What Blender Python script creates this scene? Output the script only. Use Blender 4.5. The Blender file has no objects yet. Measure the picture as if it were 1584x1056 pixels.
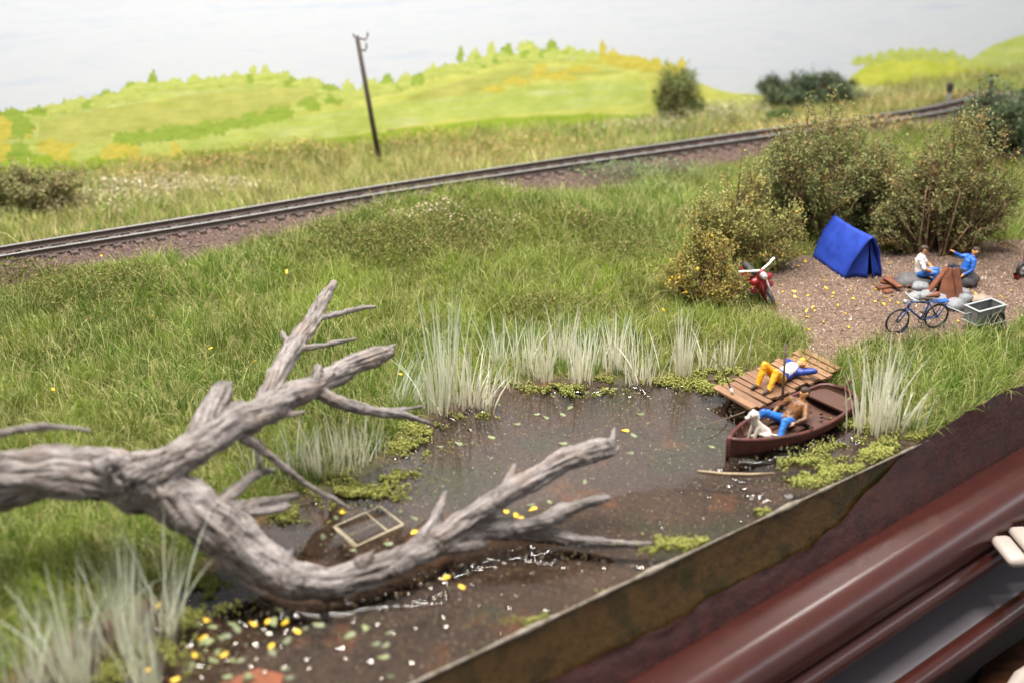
# A model-railway diorama (HO): 1 Blender unit stands for 1 m at the model's own scale.
import bpy, math, random
import numpy as np
from mathutils import Vector, noise as mnoise
SC = bpy.context.scene
COL = SC.collection
rng = np.random.default_rng(11)
random.seed(5)
R = math.radians

# ------------------------------------------------------------------ camera, world, lamps, exposure
FPX, PITCH, CAMH = 2000.0, R(25), 15.5
cd = bpy.data.cameras.new('camera'); cam = bpy.data.objects.new('camera', cd); COL.objects.link(cam)
cam.location = (0, 0, CAMH); cam.rotation_euler = (R(90) - PITCH, 0, 0)
cd.sensor_width = 36; cd.lens = FPX / 1584 * 36; cd.clip_start = 0.5; cd.clip_end = 600
cd.dof.use_dof = True; cd.dof.focus_distance = 35.5; cd.dof.aperture_fstop = cd.lens / 1000 / 0.31
SC.camera = cam

world = bpy.data.worlds.new('World'); SC.world = world; world.use_nodes = True
world.node_tree.nodes['Background'].inputs[0].default_value = (0.95, 0.97, 1.0, 1)
world.node_tree.nodes['Background'].inputs[1].default_value = 0.40

def area(name, loc, target, sx, sy, power, color=(1, 1, 1)):
    l = bpy.data.lights.new(name, 'AREA'); l.shape = 'RECTANGLE'; l.size = sx; l.size_y = sy
    l.energy = power; l.color = color
    o = bpy.data.objects.new(name, l); COL.objects.link(o); o.location = loc
    o.rotation_euler = (Vector(target) - Vector(loc)).to_track_quat('-Z', 'Y').to_euler()
    return o
# hall tubes above the layout and a few small spots that give the water its glints
area('ceiling_tube', (1, 22, 46), (4, 36, 0), 34, 2.4, 36000, (1.0, 0.97, 0.92))
area('ceiling_tube', (-10, 46, 52), (0, 40, 0), 30, 6.0, 24000, (1.0, 0.97, 0.93))
for p, w in (((-18, 60, 42), 4200), ((6, 66, 46), 4200), ((26, 62, 44), 4200), ((14, 34, 48), 5000)):
    area('ceiling_spot', p, (2, 34, 0), 2.6, 2.6, w, (1.0, 0.96, 0.9))

area('hall_window', (72, 22, 29), (8, 26, 0), 70, 7.0, 7500, (.90, .94, 1.0))
SC.render.engine = 'CYCLES'
SC.view_settings.view_transform = 'Standard'; SC.view_settings.look = 'None'
SC.view_settings.exposure = 0.32; SC.view_settings.gamma = 1
SC.cycles.use_denoising = True
SC.cycles.max_bounces = 8; SC.cycles.transparent_max_bounces = 12
SC.cycles.caustics_reflective = False; SC.cycles.caustics_refractive = False

# ------------------------------------------------------------------ geometry helpers
def ray(px, py):
    u = (px - 792) / FPX; v = (py - 528) / FPX
    return np.array([u, math.cos(PITCH) - v * math.sin(PITCH), -math.sin(PITCH) - v * math.cos(PITCH)])
def at(px, py, z=0.0):
    d = ray(px, py); t = (z - CAMH) / d[2]
    return np.array([d[0] * t, d[1] * t, z])
def to_px(P):
    P = np.asarray(P, float); x, y, z = P[..., 0], P[..., 1], P[..., 2] - CAMH
    c, s = math.cos(PITCH), math.sin(PITCH)
    dep = y * c - z * s; up = y * s + z * c
    return 792 + FPX * x / dep, 528 - FPX * up / dep
_T = np.random.default_rng(3).random((256, 256))
def vn(x, y, sc=1.0, seed=0):
    x = np.asarray(x, float) / sc + seed * 17.3; y = np.asarray(y, float) / sc + seed * 9.7
    ix = np.floor(x).astype(int); iy = np.floor(y).astype(int); fx = x - ix; fy = y - iy
    fx = fx * fx * (3 - 2 * fx); fy = fy * fy * (3 - 2 * fy)
    g = lambda a, b: _T[a % 256, b % 256]
    return (g(ix, iy) * (1 - fx) + g(ix + 1, iy) * fx) * (1 - fy) + (g(ix, iy + 1) * (1 - fx) + g(ix + 1, iy + 1) * fx) * fy
def fbm(x, y, sc, seed=0):
    return (vn(x, y, sc, seed) + .5 * vn(x, y, sc / 2.1, seed + 1) + .25 * vn(x, y, sc / 4.3, seed + 2)) / 1.75
def smooth(a, b, x):
    t = np.clip((x - a) / (b - a), 0, 1); return t * t * (3 - 2 * t)
def sdist(poly, x, y):
    """signed distance to a closed polygon, negative inside"""
    poly = np.asarray(poly, float); x = np.asarray(x, float); y = np.asarray(y, float)
    d = np.full(x.shape, 1e9); ins = np.zeros(x.shape, bool)
    for i in range(len(poly)):
        a = poly[i]; b = poly[(i + 1) % len(poly)]; e = b - a
        wx, wy = x - a[0], y - a[1]
        t = np.clip((wx * e[0] + wy * e[1]) / (e @ e), 0, 1)
        d = np.minimum(d, (wx - t * e[0]) ** 2 + (wy - t * e[1]) ** 2)
        c = (a[1] > y) != (b[1] > y)
        ins ^= c & (x < (b[0] - a[0]) * (y - a[1]) / (b[1] - a[1] + 1e-12) + a[0])
    d = np.sqrt(d); return np.where(ins, -d, d)
def catmull(pts, n):
    P = np.asarray(pts, float); P = np.vstack([2 * P[0] - P[1], P, 2 * P[-1] - P[-2]]); out = []
    for i in range(1, len(P) - 2):
        for k in range(n):
            t = k / n
            out.append(.5 * ((2 * P[i]) + (-P[i - 1] + P[i + 1]) * t + (2 * P[i - 1] - 5 * P[i] + 4 * P[i + 1] - P[i + 2]) * t * t
                             + (-P[i - 1] + 3 * P[i] - 3 * P[i + 1] + P[i + 2]) * t ** 3))
    out.append(P[-2]); return np.array(out)

class MB:
    """collects shapes for ONE mesh object"""
    def __init__(s): s.v = []; s.f = []; s.m = []
    def add(s, v, f, m=0):
        o = len(s.v); s.v += [tuple(map(float, p)) for p in v]; s.f += [tuple(i + o for i in q) for q in f]; s.m += [m] * len(f); return s
    def box(s, c, size, ax=None, m=0, jit=0):
        X, Y, Z = ax if ax is not None else (np.array([1., 0, 0]), np.array([0, 1., 0]), np.array([0, 0, 1.]))
        c = np.asarray(c, float); v = []
        for k in (-1, 1):
            for j in (-1, 1):
                for i in (-1, 1):
                    v.append(c + X * i * size[0] / 2 + Y * j * size[1] / 2 + Z * k * size[2] / 2 + (rng.normal(0, jit, 3) if jit else 0))
        return s.add(v, [(0, 2, 3, 1), (4, 5, 7, 6), (0, 1, 5, 4), (2, 6, 7, 3), (0, 4, 6, 2), (1, 3, 7, 5)], m)
    def tube(s, pts, rad, seg=8, m=0, cap=True, rnd=False):
        P = [np.asarray(p, float) for p in pts]; n = len(P)
        rr = list(rad) if hasattr(rad, '__len__') else [rad] * n
        if rnd:
            d0 = P[0] - P[1]; d0 /= np.linalg.norm(d0) + 1e-9; d1 = P[-1] - P[-2]; d1 /= np.linalg.norm(d1) + 1e-9
            P = [P[0] + d0 * rr[0] * .95, P[0] + d0 * rr[0] * .7] + P + [P[-1] + d1 * rr[-1] * .7, P[-1] + d1 * rr[-1] * .95]
            rr = [rr[0] * .3, rr[0] * .72] + rr + [rr[-1] * .72, rr[-1] * .3]; n = len(P)
        T = []
        for i in range(n):
            t = P[min(i + 1, n - 1)] - P[max(i - 1, 0)]; T.append(t / (np.linalg.norm(t) + 1e-12))
        a = np.array([0, 0, 1.]) if abs(T[0][2]) < .9 else np.array([1., 0, 0])
        u = np.cross(T[0], a); u /= np.linalg.norm(u); v = []
        for i in range(n):
            u = u - T[i] * (u @ T[i]); u /= np.linalg.norm(u) + 1e-12; w = np.cross(T[i], u)
            for k in range(seg):
                an = 2 * math.pi * k / seg; v.append(P[i] + (u * math.cos(an) + w * math.sin(an)) * rr[i])
        f = [(i * seg + k, i * seg + (k + 1) % seg, (i + 1) * seg + (k + 1) % seg, (i + 1) * seg + k) for i in range(n - 1) for k in range(seg)]
        if cap: f += [tuple(range(seg))[::-1], tuple((n - 1) * seg + k for k in range(seg))]
        return s.add(v, f, m)
    def loop(s, c, nrm, rad, r, n=24, seg=6, m=0, a0=0, a1=2 * math.pi):
        """a torus (or arc) round axis nrm"""
        nrm = np.asarray(nrm, float); nrm /= np.linalg.norm(nrm)
        a = np.array([0, 0, 1.]) if abs(nrm[2]) < .9 else np.array([1., 0, 0])
        u = np.cross(nrm, a); u /= np.linalg.norm(u); w = np.cross(u, nrm) * -1
        full = abs(a1 - a0 - 2 * math.pi) < 1e-6; N = n if full else n + 1; v = []
        for i in range(N):
            an = a0 + (a1 - a0) * i / n; d = u * math.cos(an) + w * math.sin(an); q = np.asarray(c) + d * rad
            for k in range(seg):
                b = 2 * math.pi * k / seg; v.append(q + (d * math.cos(b) + nrm * math.sin(b)) * r)
        f = [(i * seg + k, i * seg + (k + 1) % seg, ((i + 1) % N) * seg + (k + 1) % seg, ((i + 1) % N) * seg + k) for i in range(N if full else N - 1) for k in range(seg)]
        return s.add(v, f, m)
    def ball(s, c, r, nu=10, nv=7, m=0, lump=0, seed=0, ax=None):
        r = np.asarray(r if hasattr(r, '__len__') else (r, r, r), float); v = []
        A = np.array(ax) if ax is not None else np.eye(3)
        for j in range(1, nv):
            for i in range(nu):
                th = math.pi * j / nv; ph = 2 * math.pi * i / nu
                d = np.array([math.sin(th) * math.cos(ph), math.sin(th) * math.sin(ph), math.cos(th)])
                k = 1 + lump * mnoise.noise(Vector(d * 1.7 + seed * 3.1)) * 2 if lump else 1
                v.append(np.asarray(c) + (d * r * k) @ A)
        v.append(np.asarray(c) + np.array([0, 0, r[2]]) @ A); v.append(np.asarray(c) - np.array([0, 0, r[2]]) @ A)
        tp, bt = (nv - 1) * nu, (nv - 1) * nu + 1
        f = [(j * nu + i, (j + 1) * nu + i, (j + 1) * nu + (i + 1) % nu, j * nu + (i + 1) % nu) for j in range(nv - 2) for i in range(nu)]
        f += [(tp, i, (i + 1) % nu) for i in range(nu)] + [(bt, (nv - 2) * nu + (i + 1) % nu, (nv - 2) * nu + i) for i in range(nu)]
        return s.add(v, f, m)
    def build(s, name, mats, parent=None, sm=False, bevel=0):
        me = bpy.data.meshes.new(name); me.from_pydata(s.v, [], s.f)
        mats = mats if isinstance(mats, (list, tuple)) else [mats]
        for q in mats: me.materials.append(q)
        if len(mats) > 1: me.polygons.foreach_set('material_index', s.m)
        if sm: me.polygons.foreach_set('use_smooth', [True] * len(s.f))
        me.update(); o = bpy.data.objects.new(name, me); COL.objects.link(o)
        if parent is not None: o.parent = parent
        if bevel:
            b = o.modifiers.new('bevel', 'BEVEL'); b.width = bevel; b.segments = 2; b.limit_method = 'ANGLE'
        return o
def tag(o, label, cat=None, group=None, kind=None):
    o['label'] = label
    if cat: o['category'] = cat
    if group: o['group'] = group
    if kind: o['kind'] = kind
    return o
def thing(name, label, cat, group=None, loc=(0, 0, 0), rz=0):
    o = bpy.data.objects.new(name, None); COL.objects.link(o); o.location = loc; o.rotation_euler = (0, 0, rz)
    o.empty_display_size = .1
    return tag(o, label, cat, group)
def copy_of(src, parent=None, loc=None, rot=None, scale=None):
    c = src.copy(); COL.objects.link(c); c.parent = parent
    if loc is not None: c.location = loc
    if rot is not None: c.rotation_euler = rot
    if scale is not None: c.scale = scale
    return c
def np_mesh(name, V, counts, idx, mat, parent=None, col=None, sm=False):
    me = bpy.data.meshes.new(name); V = np.asarray(V, np.float32)
    me.vertices.add(len(V)); me.vertices.foreach_set('co', V.ravel())
    counts = np.asarray(counts, np.int32); idx = np.asarray(idx, np.int32)
    me.loops.add(len(idx)); me.loops.foreach_set('vertex_index', idx)
    st = np.zeros(len(counts), np.int32); st[1:] = np.cumsum(counts)[:-1]
    me.polygons.add(len(counts)); me.polygons.foreach_set('loop_start', st); me.polygons.foreach_set('loop_total', counts)
    if sm: me.polygons.foreach_set('use_smooth', np.ones(len(counts), bool))
    me.update(calc_edges=True)
    if col is not None:
        a = me.attributes.new('col', 'FLOAT_COLOR', 'POINT'); c4 = np.ones((len(V), 4), np.float32); c4[:, :3] = col
        a.data.foreach_set('color', c4.ravel())
    for q in (mat if isinstance(mat, (list, tuple)) else [mat]): me.materials.append(q)
    o = bpy.data.objects.new(name, me); COL.objects.link(o)
    if parent is not None: o.parent = parent
    return o
def blades(P, h, th, L, W, side, colr, segs=2, coltip=None, curl=1.6):
    """N tapering fibres -> arrays for np_mesh"""
    n = len(P); H = np.stack([np.cos(h), np.sin(h), 0 * h], 1); S = np.stack([np.cos(side), np.sin(side), 0 * side], 1)
    rows = []; cols = []; pos = P.copy()
    for k in range(segs + 1):
        f = k / segs
        if k:
            a = th * (f ** .8) * curl / 1.6
            pos = pos + (H * np.sin(a)[:, None] + np.array([0, 0, 1.]) * np.cos(a)[:, None]) * (L / segs)[:, None]
        c = colr if coltip is None else colr * (1 - f) + coltip * f
        if k < segs:
            w = (W * (1 - .75 * f ** 1.5) / 2)[:, None]
            rows += [pos - S * w, pos + S * w]; cols += [c, c]
        else: rows.append(pos); cols.append(c)
    m = len(rows); V = np.stack(rows, 1).reshape(-1, 3); C = np.stack(cols, 1).reshape(-1, 3)
    base = (np.arange(n) * m)[:, None]
    ii = []; cc = []
    for k in range(segs - 1): ii += [2 * k, 2 * k + 1, 2 * k + 3, 2 * k + 2]; cc.append(4)
    k = segs - 1; ii += [2 * k, 2 * k + 1, 2 * k + 2]; cc.append(3)
    return V, np.tile(cc, n), (base + np.array(ii)[None]).ravel(), C

# ------------------------------------------------------------------ materials
def new_mat(name):
    m = bpy.data.materials.new(name); m.use_nodes = True; nt = m.node_tree
    return m, nt, nt.nodes['Principled BSDF']
def ramp(nt, fac, stops):
    r = nt.nodes.new('ShaderNodeValToRGB'); e = r.color_ramp.elements
    while len(e) < len(stops): e.new(.5)
    for q, (p, c) in zip(e, stops): q.position = p; q.color = (*c, 1)
    nt.links.new(fac, r.inputs[0]); return r.outputs[0]
def coords(nt, kind='Object', scale=(1, 1, 1), rot=(0, 0, 0)):
    t = nt.nodes.new('ShaderNodeTexCoord'); mp = nt.nodes.new('ShaderNodeMapping')
    mp.inputs['Scale'].default_value = scale; mp.inputs['Rotation'].default_value = rot
    nt.links.new(t.outputs[kind], mp.inputs[0]); return mp.outputs[0]
def nz(nt, vec, scale, detail=4, rough=.6):
    n = nt.nodes.new('ShaderNodeTexNoise'); n.inputs['Scale'].default_value = scale; n.inputs['Detail'].default_value = detail
    n.inputs['Roughness'].default_value = rough; nt.links.new(vec, n.inputs['Vector']); return n.outputs[0]
def bump(nt, h, b, strength, dist=.05):
    q = nt.nodes.new('ShaderNodeBump'); q.inputs['Strength'].default_value = strength; q.inputs['Distance'].default_value = dist
    nt.links.new(h, q.inputs['Height']); nt.links.new(q.outputs[0], b.inputs['Normal']); return q
def mixc(nt, fac, a, b, blend='MIX'):
    m = nt.nodes.new('ShaderNodeMix'); m.data_type = 'RGBA'; m.blend_type = blend
    for s, v in ((m.inputs[0], fac), (m.inputs[6], a), (m.inputs[7], b)):
        if isinstance(v, (int, float)): s.default_value = v
        elif isinstance(v, tuple): s.default_value = (*v, 1)
        else: nt.links.new(v, s)
    return m.outputs[2]
def pm(name, c1, c2=None, scale=6, rough=.6, bs=.2, bd=.03, spec=.5, stretch=(1, 1, 1), metal=0, vary=0, bscale=None, lo=.35, hi=.65):
    m, nt, b = new_mat(name); c2 = c2 or tuple(x * .7 for x in c1)
    v = coords(nt, 'Object', stretch); n = nz(nt, v, scale)
    c = ramp(nt, n, [(lo, c1), (hi, c2)])
    if vary:
        oi = nt.nodes.new('ShaderNodeObjectInfo'); mr = nt.nodes.new('ShaderNodeMapRange')
        mr.inputs[3].default_value = 1 - vary; mr.inputs[4].default_value = 1 + vary; nt.links.new(oi.outputs['Random'], mr.inputs[0])
        vm = nt.nodes.new('ShaderNodeVectorMath'); vm.operation = 'SCALE'; nt.links.new(c, vm.inputs[0]); nt.links.new(mr.outputs[0], vm.inputs['Scale']); c = vm.outputs[0]
    nt.links.new(c, b.inputs['Base Color'])
    b.inputs['Roughness'].default_value = rough; b.inputs['Specular IOR Level'].default_value = spec; b.inputs['Metallic'].default_value = metal
    if bs: bump(nt, nz(nt, v, bscale or scale * 3), b, bs, bd)
    return m
def attr_mat(name, rough=.6, trans=.3, spec=.3):
    m, nt, b = new_mat(name)
    a = nt.nodes.new('ShaderNodeAttribute'); a.attribute_name = 'col'
    nt.links.new(a.outputs['Color'], b.inputs['Base Color']); b.inputs['Roughness'].default_value = rough; b.inputs['Specular IOR Level'].default_value = spec
    if trans:
        t = nt.nodes.new('ShaderNodeBsdfTranslucent'); nt.links.new(a.outputs['Color'], t.inputs[0])
        mx = nt.nodes.new('ShaderNodeMixShader'); mx.inputs[0].default_value = trans
        nt.links.new(b.outputs[0], mx.inputs[1]); nt.links.new(t.outputs[0], mx.inputs[2]); nt.links.new(mx.outputs[0], nt.nodes['Material Output'].inputs[0])
    return m
M = {}
M['fibre'] = attr_mat('static_grass_fibre', .55, .35, .25)
M['reed'] = attr_mat('reed_fibre', .45, .2, .4)
M['leafy'] = attr_mat('bush_leaf', .7, .25, .2)
M['crumb'] = attr_mat('crumb', .8, 0, .2)
M['algae'] = attr_mat('algae_foam', .75, .2, .2)
M['stem'] = pm('bush_stem', (.13, .075, .04), (.25, .16, .09), 8, .9, .3)
M['blue_paint'] = pm('blue_paint', (.012, .07, .30), (.02, .11, .42), 9, .38, .1)
M['tent'] = pm('tent_canvas', (.012, .035, .26), (.018, .055, .36), 3, .62, .25, .02, .3)
M['tent_dark'] = pm('tent_inside_shade', (.006, .01, .03), None, 3, .9, 0)  # near-black colour holds the shade of the tent interior
M['red_paint'] = pm('red_paint', (.26, .012, .022), (.18, .01, .015), 6, .3, .05)
M['white_paint'] = pm('white_paint', (.78, .77, .74), (.66, .65, .62), 9, .4, .05)
M['silver'] = pm('silver', (.62, .62, .6), (.5, .5, .5), 9, .35, .05, metal=.6)
M['black'] = pm('black_rubber', (.015, .014, .015), (.03, .028, .028), 12, .55, .1)
M['dark_blue'] = pm('dark_blue_paint', (.012, .045, .17), (.018, .07, .25), 9, .4, .05)
M['brown_plank'] = pm('brown_plank', (.21, .072, .035), (.12, .045, .026), 5, .55, .3, .01, .4, (1, 1, 1), vary=.25)
M['jetty_wood'] = pm('jetty_wood', (.29, .155, .08), (.16, .08, .042), 5, .6, .5, .015, .4, (1, 9, 4), vary=.22)
M['dark_wood'] = pm('dark_wet_wood', (.05, .03, .02), (.09, .05, .03), 6, .5, .4)
M['stone'] = pm('grey_stone', (.26, .26, .27), (.15, .15, .155), 4, .6, .4, .03, .4, vary=.15)
M['rock'] = pm('dark_rock', (.11, .1, .1), (.06, .055, .055), 4, .65, .5, .03, .4, vary=.15)
M['tan_stone'] = pm('tan_stone', (.32, .25, .19), (.2, .15, .11), 4, .7, .4)
M['grey_plastic'] = pm('grey_plastic', (.145, .15, .15), (.11, .115, .115), 5, .42, .1)
M['grey_light'] = pm('grey_rim_paint', (.34, .35, .35), (.27, .28, .28), 5, .45, .1)
M['boat'] = pm('boat_maroon', (.105, .024, .018), (.055, .018, .014), 5, .42, .3, .02, .5)
M['boat_in'] = pm('boat_inside', (.10, .04, .025), (.05, .024, .017), 7, .6, .4, .02, .4, (1, 5, 2))
M['boat_stern'] = pm('boat_stern_red', (.14, .03, .027), (.08, .028, .025), 6, .6, .2)
M['skin'] = pm('figure_skin', (.62, .3, .12), (.52, .25, .1), 6, .5, .05)
M['hair'] = pm('figure_hair', (.035, .02, .012), (.06, .035, .02), 14, .6, .3)
M['eye'] = pm('figure_eye', (.02, .015, .012), None, 6, .5, 0)
M['shirt_white'] = pm('shirt_white', (.8, .76, .72), (.68, .62, .58), 6, .5, .25)
M['jeans'] = pm('jeans_blue', (.02, .17, .55), (.012, .08, .33), 5, .45, .25)
M['jacket_blue'] = pm('jacket_blue', (.018, .13, .5), (.01, .06, .28), 5, .45, .25)
M['jacket_dark'] = pm('jacket_dark_blue', (.012, .045, .27), (.01, .03, .17), 5, .45, .25)
M['yellow_cloth'] = pm('trousers_yellow', (.78, .38, .012), (.6, .25, .01), 4, .45, .25)
M['brown_cloth'] = pm('jacket_brown', (.21, .082, .02), (.09, .036, .012), 3, .45, .3)
M['dark_cloth'] = pm('trousers_dark', (.03, .03, .04), None, 5, .6, .2)
M['shoe'] = pm('shoe_brown', (.05, .028, .02), None, 6, .45, .1)
M['dog'] = pm('dog_white', (.74, .68, .58), (.55, .46, .36), 7, .5, .3)
M['yellow_leaf'] = pm('yellow_leaf', (.80, .50, .02), (.72, .40, .015), 9, .5, .2, vary=.12)
M['pad'] = pm('floating_leaf', (.17, .18, .075), (.10, .12, .05), 9, .5, .2, vary=.45)
M['pale_wood'] = pm('pale_wood', (.30, .25, .16), (.2, .16, .10), 7, .7, .3, stretch=(1, 1, 1))
M['twig'] = pm('pale_twig', (.42, .33, .2), (.28, .2, .12), 9, .7, .3)
M['pole'] = pm('pole_wood', (.075, .05, .042), (.045, .032, .028), 5, .7, .3, stretch=(4, 4, .6))
M['sleeper'] = pm('sleeper', (.09, .06, .05), (.06, .042, .036), 7, .75, .3, vary=.2)
M['rail_side'] = pm('rail_rust', (.035, .022, .018), (.055, .035, .027), 8, .6, .2)
M['rail_top'] = pm('rail_steel', (.85, .85, .83), (.72, .72, .70), 8, .4, .03, metal=1)
M['burgundy'] = pm('burgundy_lacquer', (.052, .0125, .009), (.043, .0105, .008), 2, .26, .03, .01, .5)
M['grey_panel'] = pm('grey_gloss_panel', (.15, .13, .14), (.13, .115, .125), 1, .5, 0, spec=.3)
M['dark_panel'] = pm('dark_void', (.012, .007, .006), (.022, .01, .008), .5, .8, 0)
M['chair_wood'] = pm('chair_wood', (.11, .042, .018), (.05, .02, .01), 1.2, .4, .1, .02, .5, (1, 1, .2))
M['cream'] = pm('cream_plastic', (.40, .33, .29), (.35, .29, .25), 1, .5, 0)
M['line'] = pm('fishing_line', (.16, .1, .06), None, 6, .6, 0)

# ------------------------------------------------------------------ the layout's plan
E0 = np.array([0.86, 20.6]); EA = math.atan(.75); EV = np.array([math.cos(EA), math.sin(EA)]); NV = np.array([-EV[1], EV[0]])
def st_xy(s, t): return E0[0] + EV[0] * s + NV[0] * t, E0[1] + EV[1] * s + NV[1] * t
def xy_st(x, y):
    dx, dy = np.asarray(x) - E0[0], np.asarray(y) - E0[1]; return dx * EV[0] + dy * EV[1], dx * NV[0] + dy * NV[1]
B0 = np.array([-20.3, 49.1]); BA = math.atan(.326); BV = np.array([math.cos(BA), math.sin(BA)]); BN = np.array([BV[1], -BV[0]])
def behind_board(x, y): return (np.asarray(x) - B0[0]) * BN[0] + (np.asarray(y) - B0[1]) * BN[1]      # positive in front of the board
pond_px = [(-60, 1200), (-30, 1090), (70, 1010), (150, 960), (235, 925), (310, 880), (350, 835), (390, 800), (470, 770), (545, 730), (600, 700), (640, 655), (700, 622), (770, 598), (850, 586),
           (950, 586), (1040, 584), (1110, 578), (1180, 572), (1240, 585), (1296, 605), (1326, 635), (1348, 660), (1395, 672), (1440, 684), (1470, 700), (1470, 760)]
pond = np.array([at(*p)[:2] for p in pond_px])
_s, _t = xy_st(pond[:, 0], pond[:, 1])
pond = np.vstack([pond[:-1], np.array(st_xy(_s[-2] + .3, -1.5))[None], np.array(st_xy(-14, -1.5))[None]])
camp_px = [(1196, 492), (1180, 455), (1192, 415), (1240, 400), (1300, 392), (1380, 392), (1440, 378), (1510, 376), (1600, 372), (1760, 372), (1760, 440), (1640, 482), (1585, 494), (1545, 512),
           (1480, 524), (1400, 528), (1338, 532), (1312, 548), (1285, 562), (1250, 552), (1258, 528), (1230, 508)]
camp = np.array([at(px, py, .35)[:2] for px, py in camp_px])
track_px = [(-330, 452), (-150, 418), (0, 389), (300, 341), (600, 291), (900, 246), (1180, 206), (1320, 188), (1420, 174), (1490, 160), (1560, 138)]
ZR = 1.0
track = catmull([at(px, py, ZR) for px, py in track_px], 14)
trk2 = track[:, :2]
def dtrack(x, y):
    x = np.asarray(x, float); y = np.asarray(y, float); d = np.full(x.shape, 1e9); sg = np.zeros(x.shape)
    P = trk2[::3]
    for i in range(len(P) - 1):
        a, b = P[i], P[i + 1]; e = b - a; t = np.clip(((x - a[0]) * e[0] + (y - a[1]) * e[1]) / (e @ e), 0, 1)
        dx, dy = x - a[0] - t * e[0], y - a[1] - t * e[1]; q = dx * dx + dy * dy
        sg = np.where(q < d, np.sign(e[0] * dy - e[1] * dx), sg); d = np.minimum(d, q)
    return np.sqrt(d), sg           # sg > 0: behind the track
HUM = [(at(px, py, .3)[:2], rx, ry, h) for px, py, rx, ry, h in ((690, 352, 3.2, 1.6, .75), (560, 385, 2.8, 1.6, .6), (800, 350, 2.2, 1.3, .45), (900, 372, 3.0, 1.6, .5), (1010, 330, 2.5, 1.5, .45), (180, 470, 3.0, 2.0, .4), (760, 430, 2.5, 1.5, .35), (1000, 440, 2.4, 1.3, .35), (360, 440, 3, 1.6, .35))]
def height(x, y, full=False):
    x = np.asarray(x, float); y = np.asarray(y, float)
    sp = sdist(pond, x, y); sc = sdist(camp, x, y); dt, sg = dtrack(x, y)
    z = .06 + .30 * smooth(0, 2.2, sp) + .22 * (fbm(x, y, 3.2, 1) - .5) * smooth(.2, 2.5, sp) + .08 * (vn(x, y, .7, 4) - .5) * smooth(0, .8, sp)
    for c_, rx_, ry_, h_ in HUM: z = z + h_ * np.exp(-((x - c_[0]) / rx_) ** 2 - ((y - c_[1]) / ry_) ** 2) * smooth(.3, 2, sp) * (.6 + .8 * vn(x, y, 1.1, 17))
    z = np.where(sp < 0, .06 - .55 * smooth(0, 1.6, -sp) + .15 * (fbm(x, y, 1.4, 8) - .5), z)
    zc = .36 + .06 * (fbm(x, y, 1.1, 6) - .5); k = smooth(.5, -.3, sc); z = z * (1 - k) + zc * k
    zf = -.3 + .35 * (fbm(x, y, 5, 2) - .4) + .9 * smooth(8, 26, x) ; back = smooth(1.2, 3.0, dt) * (sg > 0); z = z * (1 - back) + zf * back
    kt = smooth(2.3, .95, dt); z = z * (1 - kt) + (ZR - .26) * kt
    return (z, sp, sc, dt, sg) if full else z
def ground(px, py, dz=0.0):
    z = .3
    for _ in range(6):
        p = at(px, py, z); z = float(height(p[0], p[1]))
    p = at(px, py, z); p[2] = z + dz; return p

# ---- terrain sheet
S = np.arange(-20, 56.01, .16); T = np.concatenate([[0], np.arange(.08, 50, .16)])
ss, tt = np.meshgrid(S, T, indexing='ij'); gx, gy = st_xy(ss, tt)
gz, gsp, gsc, gdt, gsg = height(gx, gy, True)
keep = behind_board(gx, gy) > -.35
nS, nT = gx.shape; vid = np.arange(nS * nT).reshape(nS, nT)
q = np.stack([vid[:-1, :-1], vid[1:, :-1], vid[1:, 1:], vid[:-1, 1:]], -1).reshape(-1, 4)
q = q[keep.ravel()[q].all(1)]
used = np.unique(q); remap = np.full(nS * nT, -1); remap[used] = np.arange(len(used)); q = remap[q]
V = np.stack([gx, gy, gz], -1).reshape(-1, 3)[used]
kc = smooth(.25, -.25, gsc + .5 * (fbm(gx, gy, .8, 5) - .5)).ravel()[used][:, None]
kt = (smooth(2.6, 1.7, gdt + .8 * smooth(5, 13, gx) + .6 * (fbm(gx, gy, .9, 7) - .5)) * (1 - .4 * (gsg > 0))).ravel()[used][:, None]
kp = smooth(.25, -.3, gsp).ravel()[used][:, None]
f1 = fbm(gx, gy, 1.5, 9).ravel()[used][:, None]; f2 = fbm(gx, gy, .9, 12).ravel()[used][:, None]; f3 = fbm(gx, gy, 2.3, 14).ravel()[used][:, None]
soil = np.array([.10, .105, .03]) * (1 - f1) + np.array([.15, .13, .05]) * f1
dirt = np.array([.19, .125, .09]) * (1 - f2) + np.array([.12, .08, .06]) * f2
ball = np.array([.115, .078, .066]) * (1 - f2) + np.array([.075, .05, .044]) * f2
mud = np.array([.055, .036, .026]) * (1 - f1) + np.array([.105, .07, .05]) * f1
mud = mud * (1 - .7 * smooth(.56, .70, f3)) + np.array([.05, .058, .032]) * .7 * smooth(.56, .70, f3)
mud = mud * (1 - .5 * smooth(.70, .8, f2)) + np.array([.2, .085, .035]) * .5 * smooth(.70, .8, f2)
C = soil * (1 - kt) + ball * kt; C = C * (1 - kc) + dirt * kc; C = C * (1 - kp) + mud * kp
m, nt, b = new_mat('terrain'); a = nt.nodes.new('ShaderNodeAttribute'); a.attribute_name = 'col'
v = coords(nt); c = ramp(nt, nz(nt, v, 9, 6, .75), [(.3, (.45, .43, .42)), (.7, (1.5, 1.5, 1.5))])
nt.links.new(mixc(nt, 1.0, a.outputs['Color'], c, 'MULTIPLY'), b.inputs['Base Color']); b.inputs['Roughness'].default_value = .9; b.inputs['Specular IOR Level'].default_value = .2
bump(nt, nz(nt, v, 14, 6, .75), b, .7, .06)
g = np_mesh('ground', V, np.full(len(q), 4), q.ravel(), m, None, C, True)
tag(g, 'earth terrain of the layout with pond bed, camp dirt and track bed', kind='structure')

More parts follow.
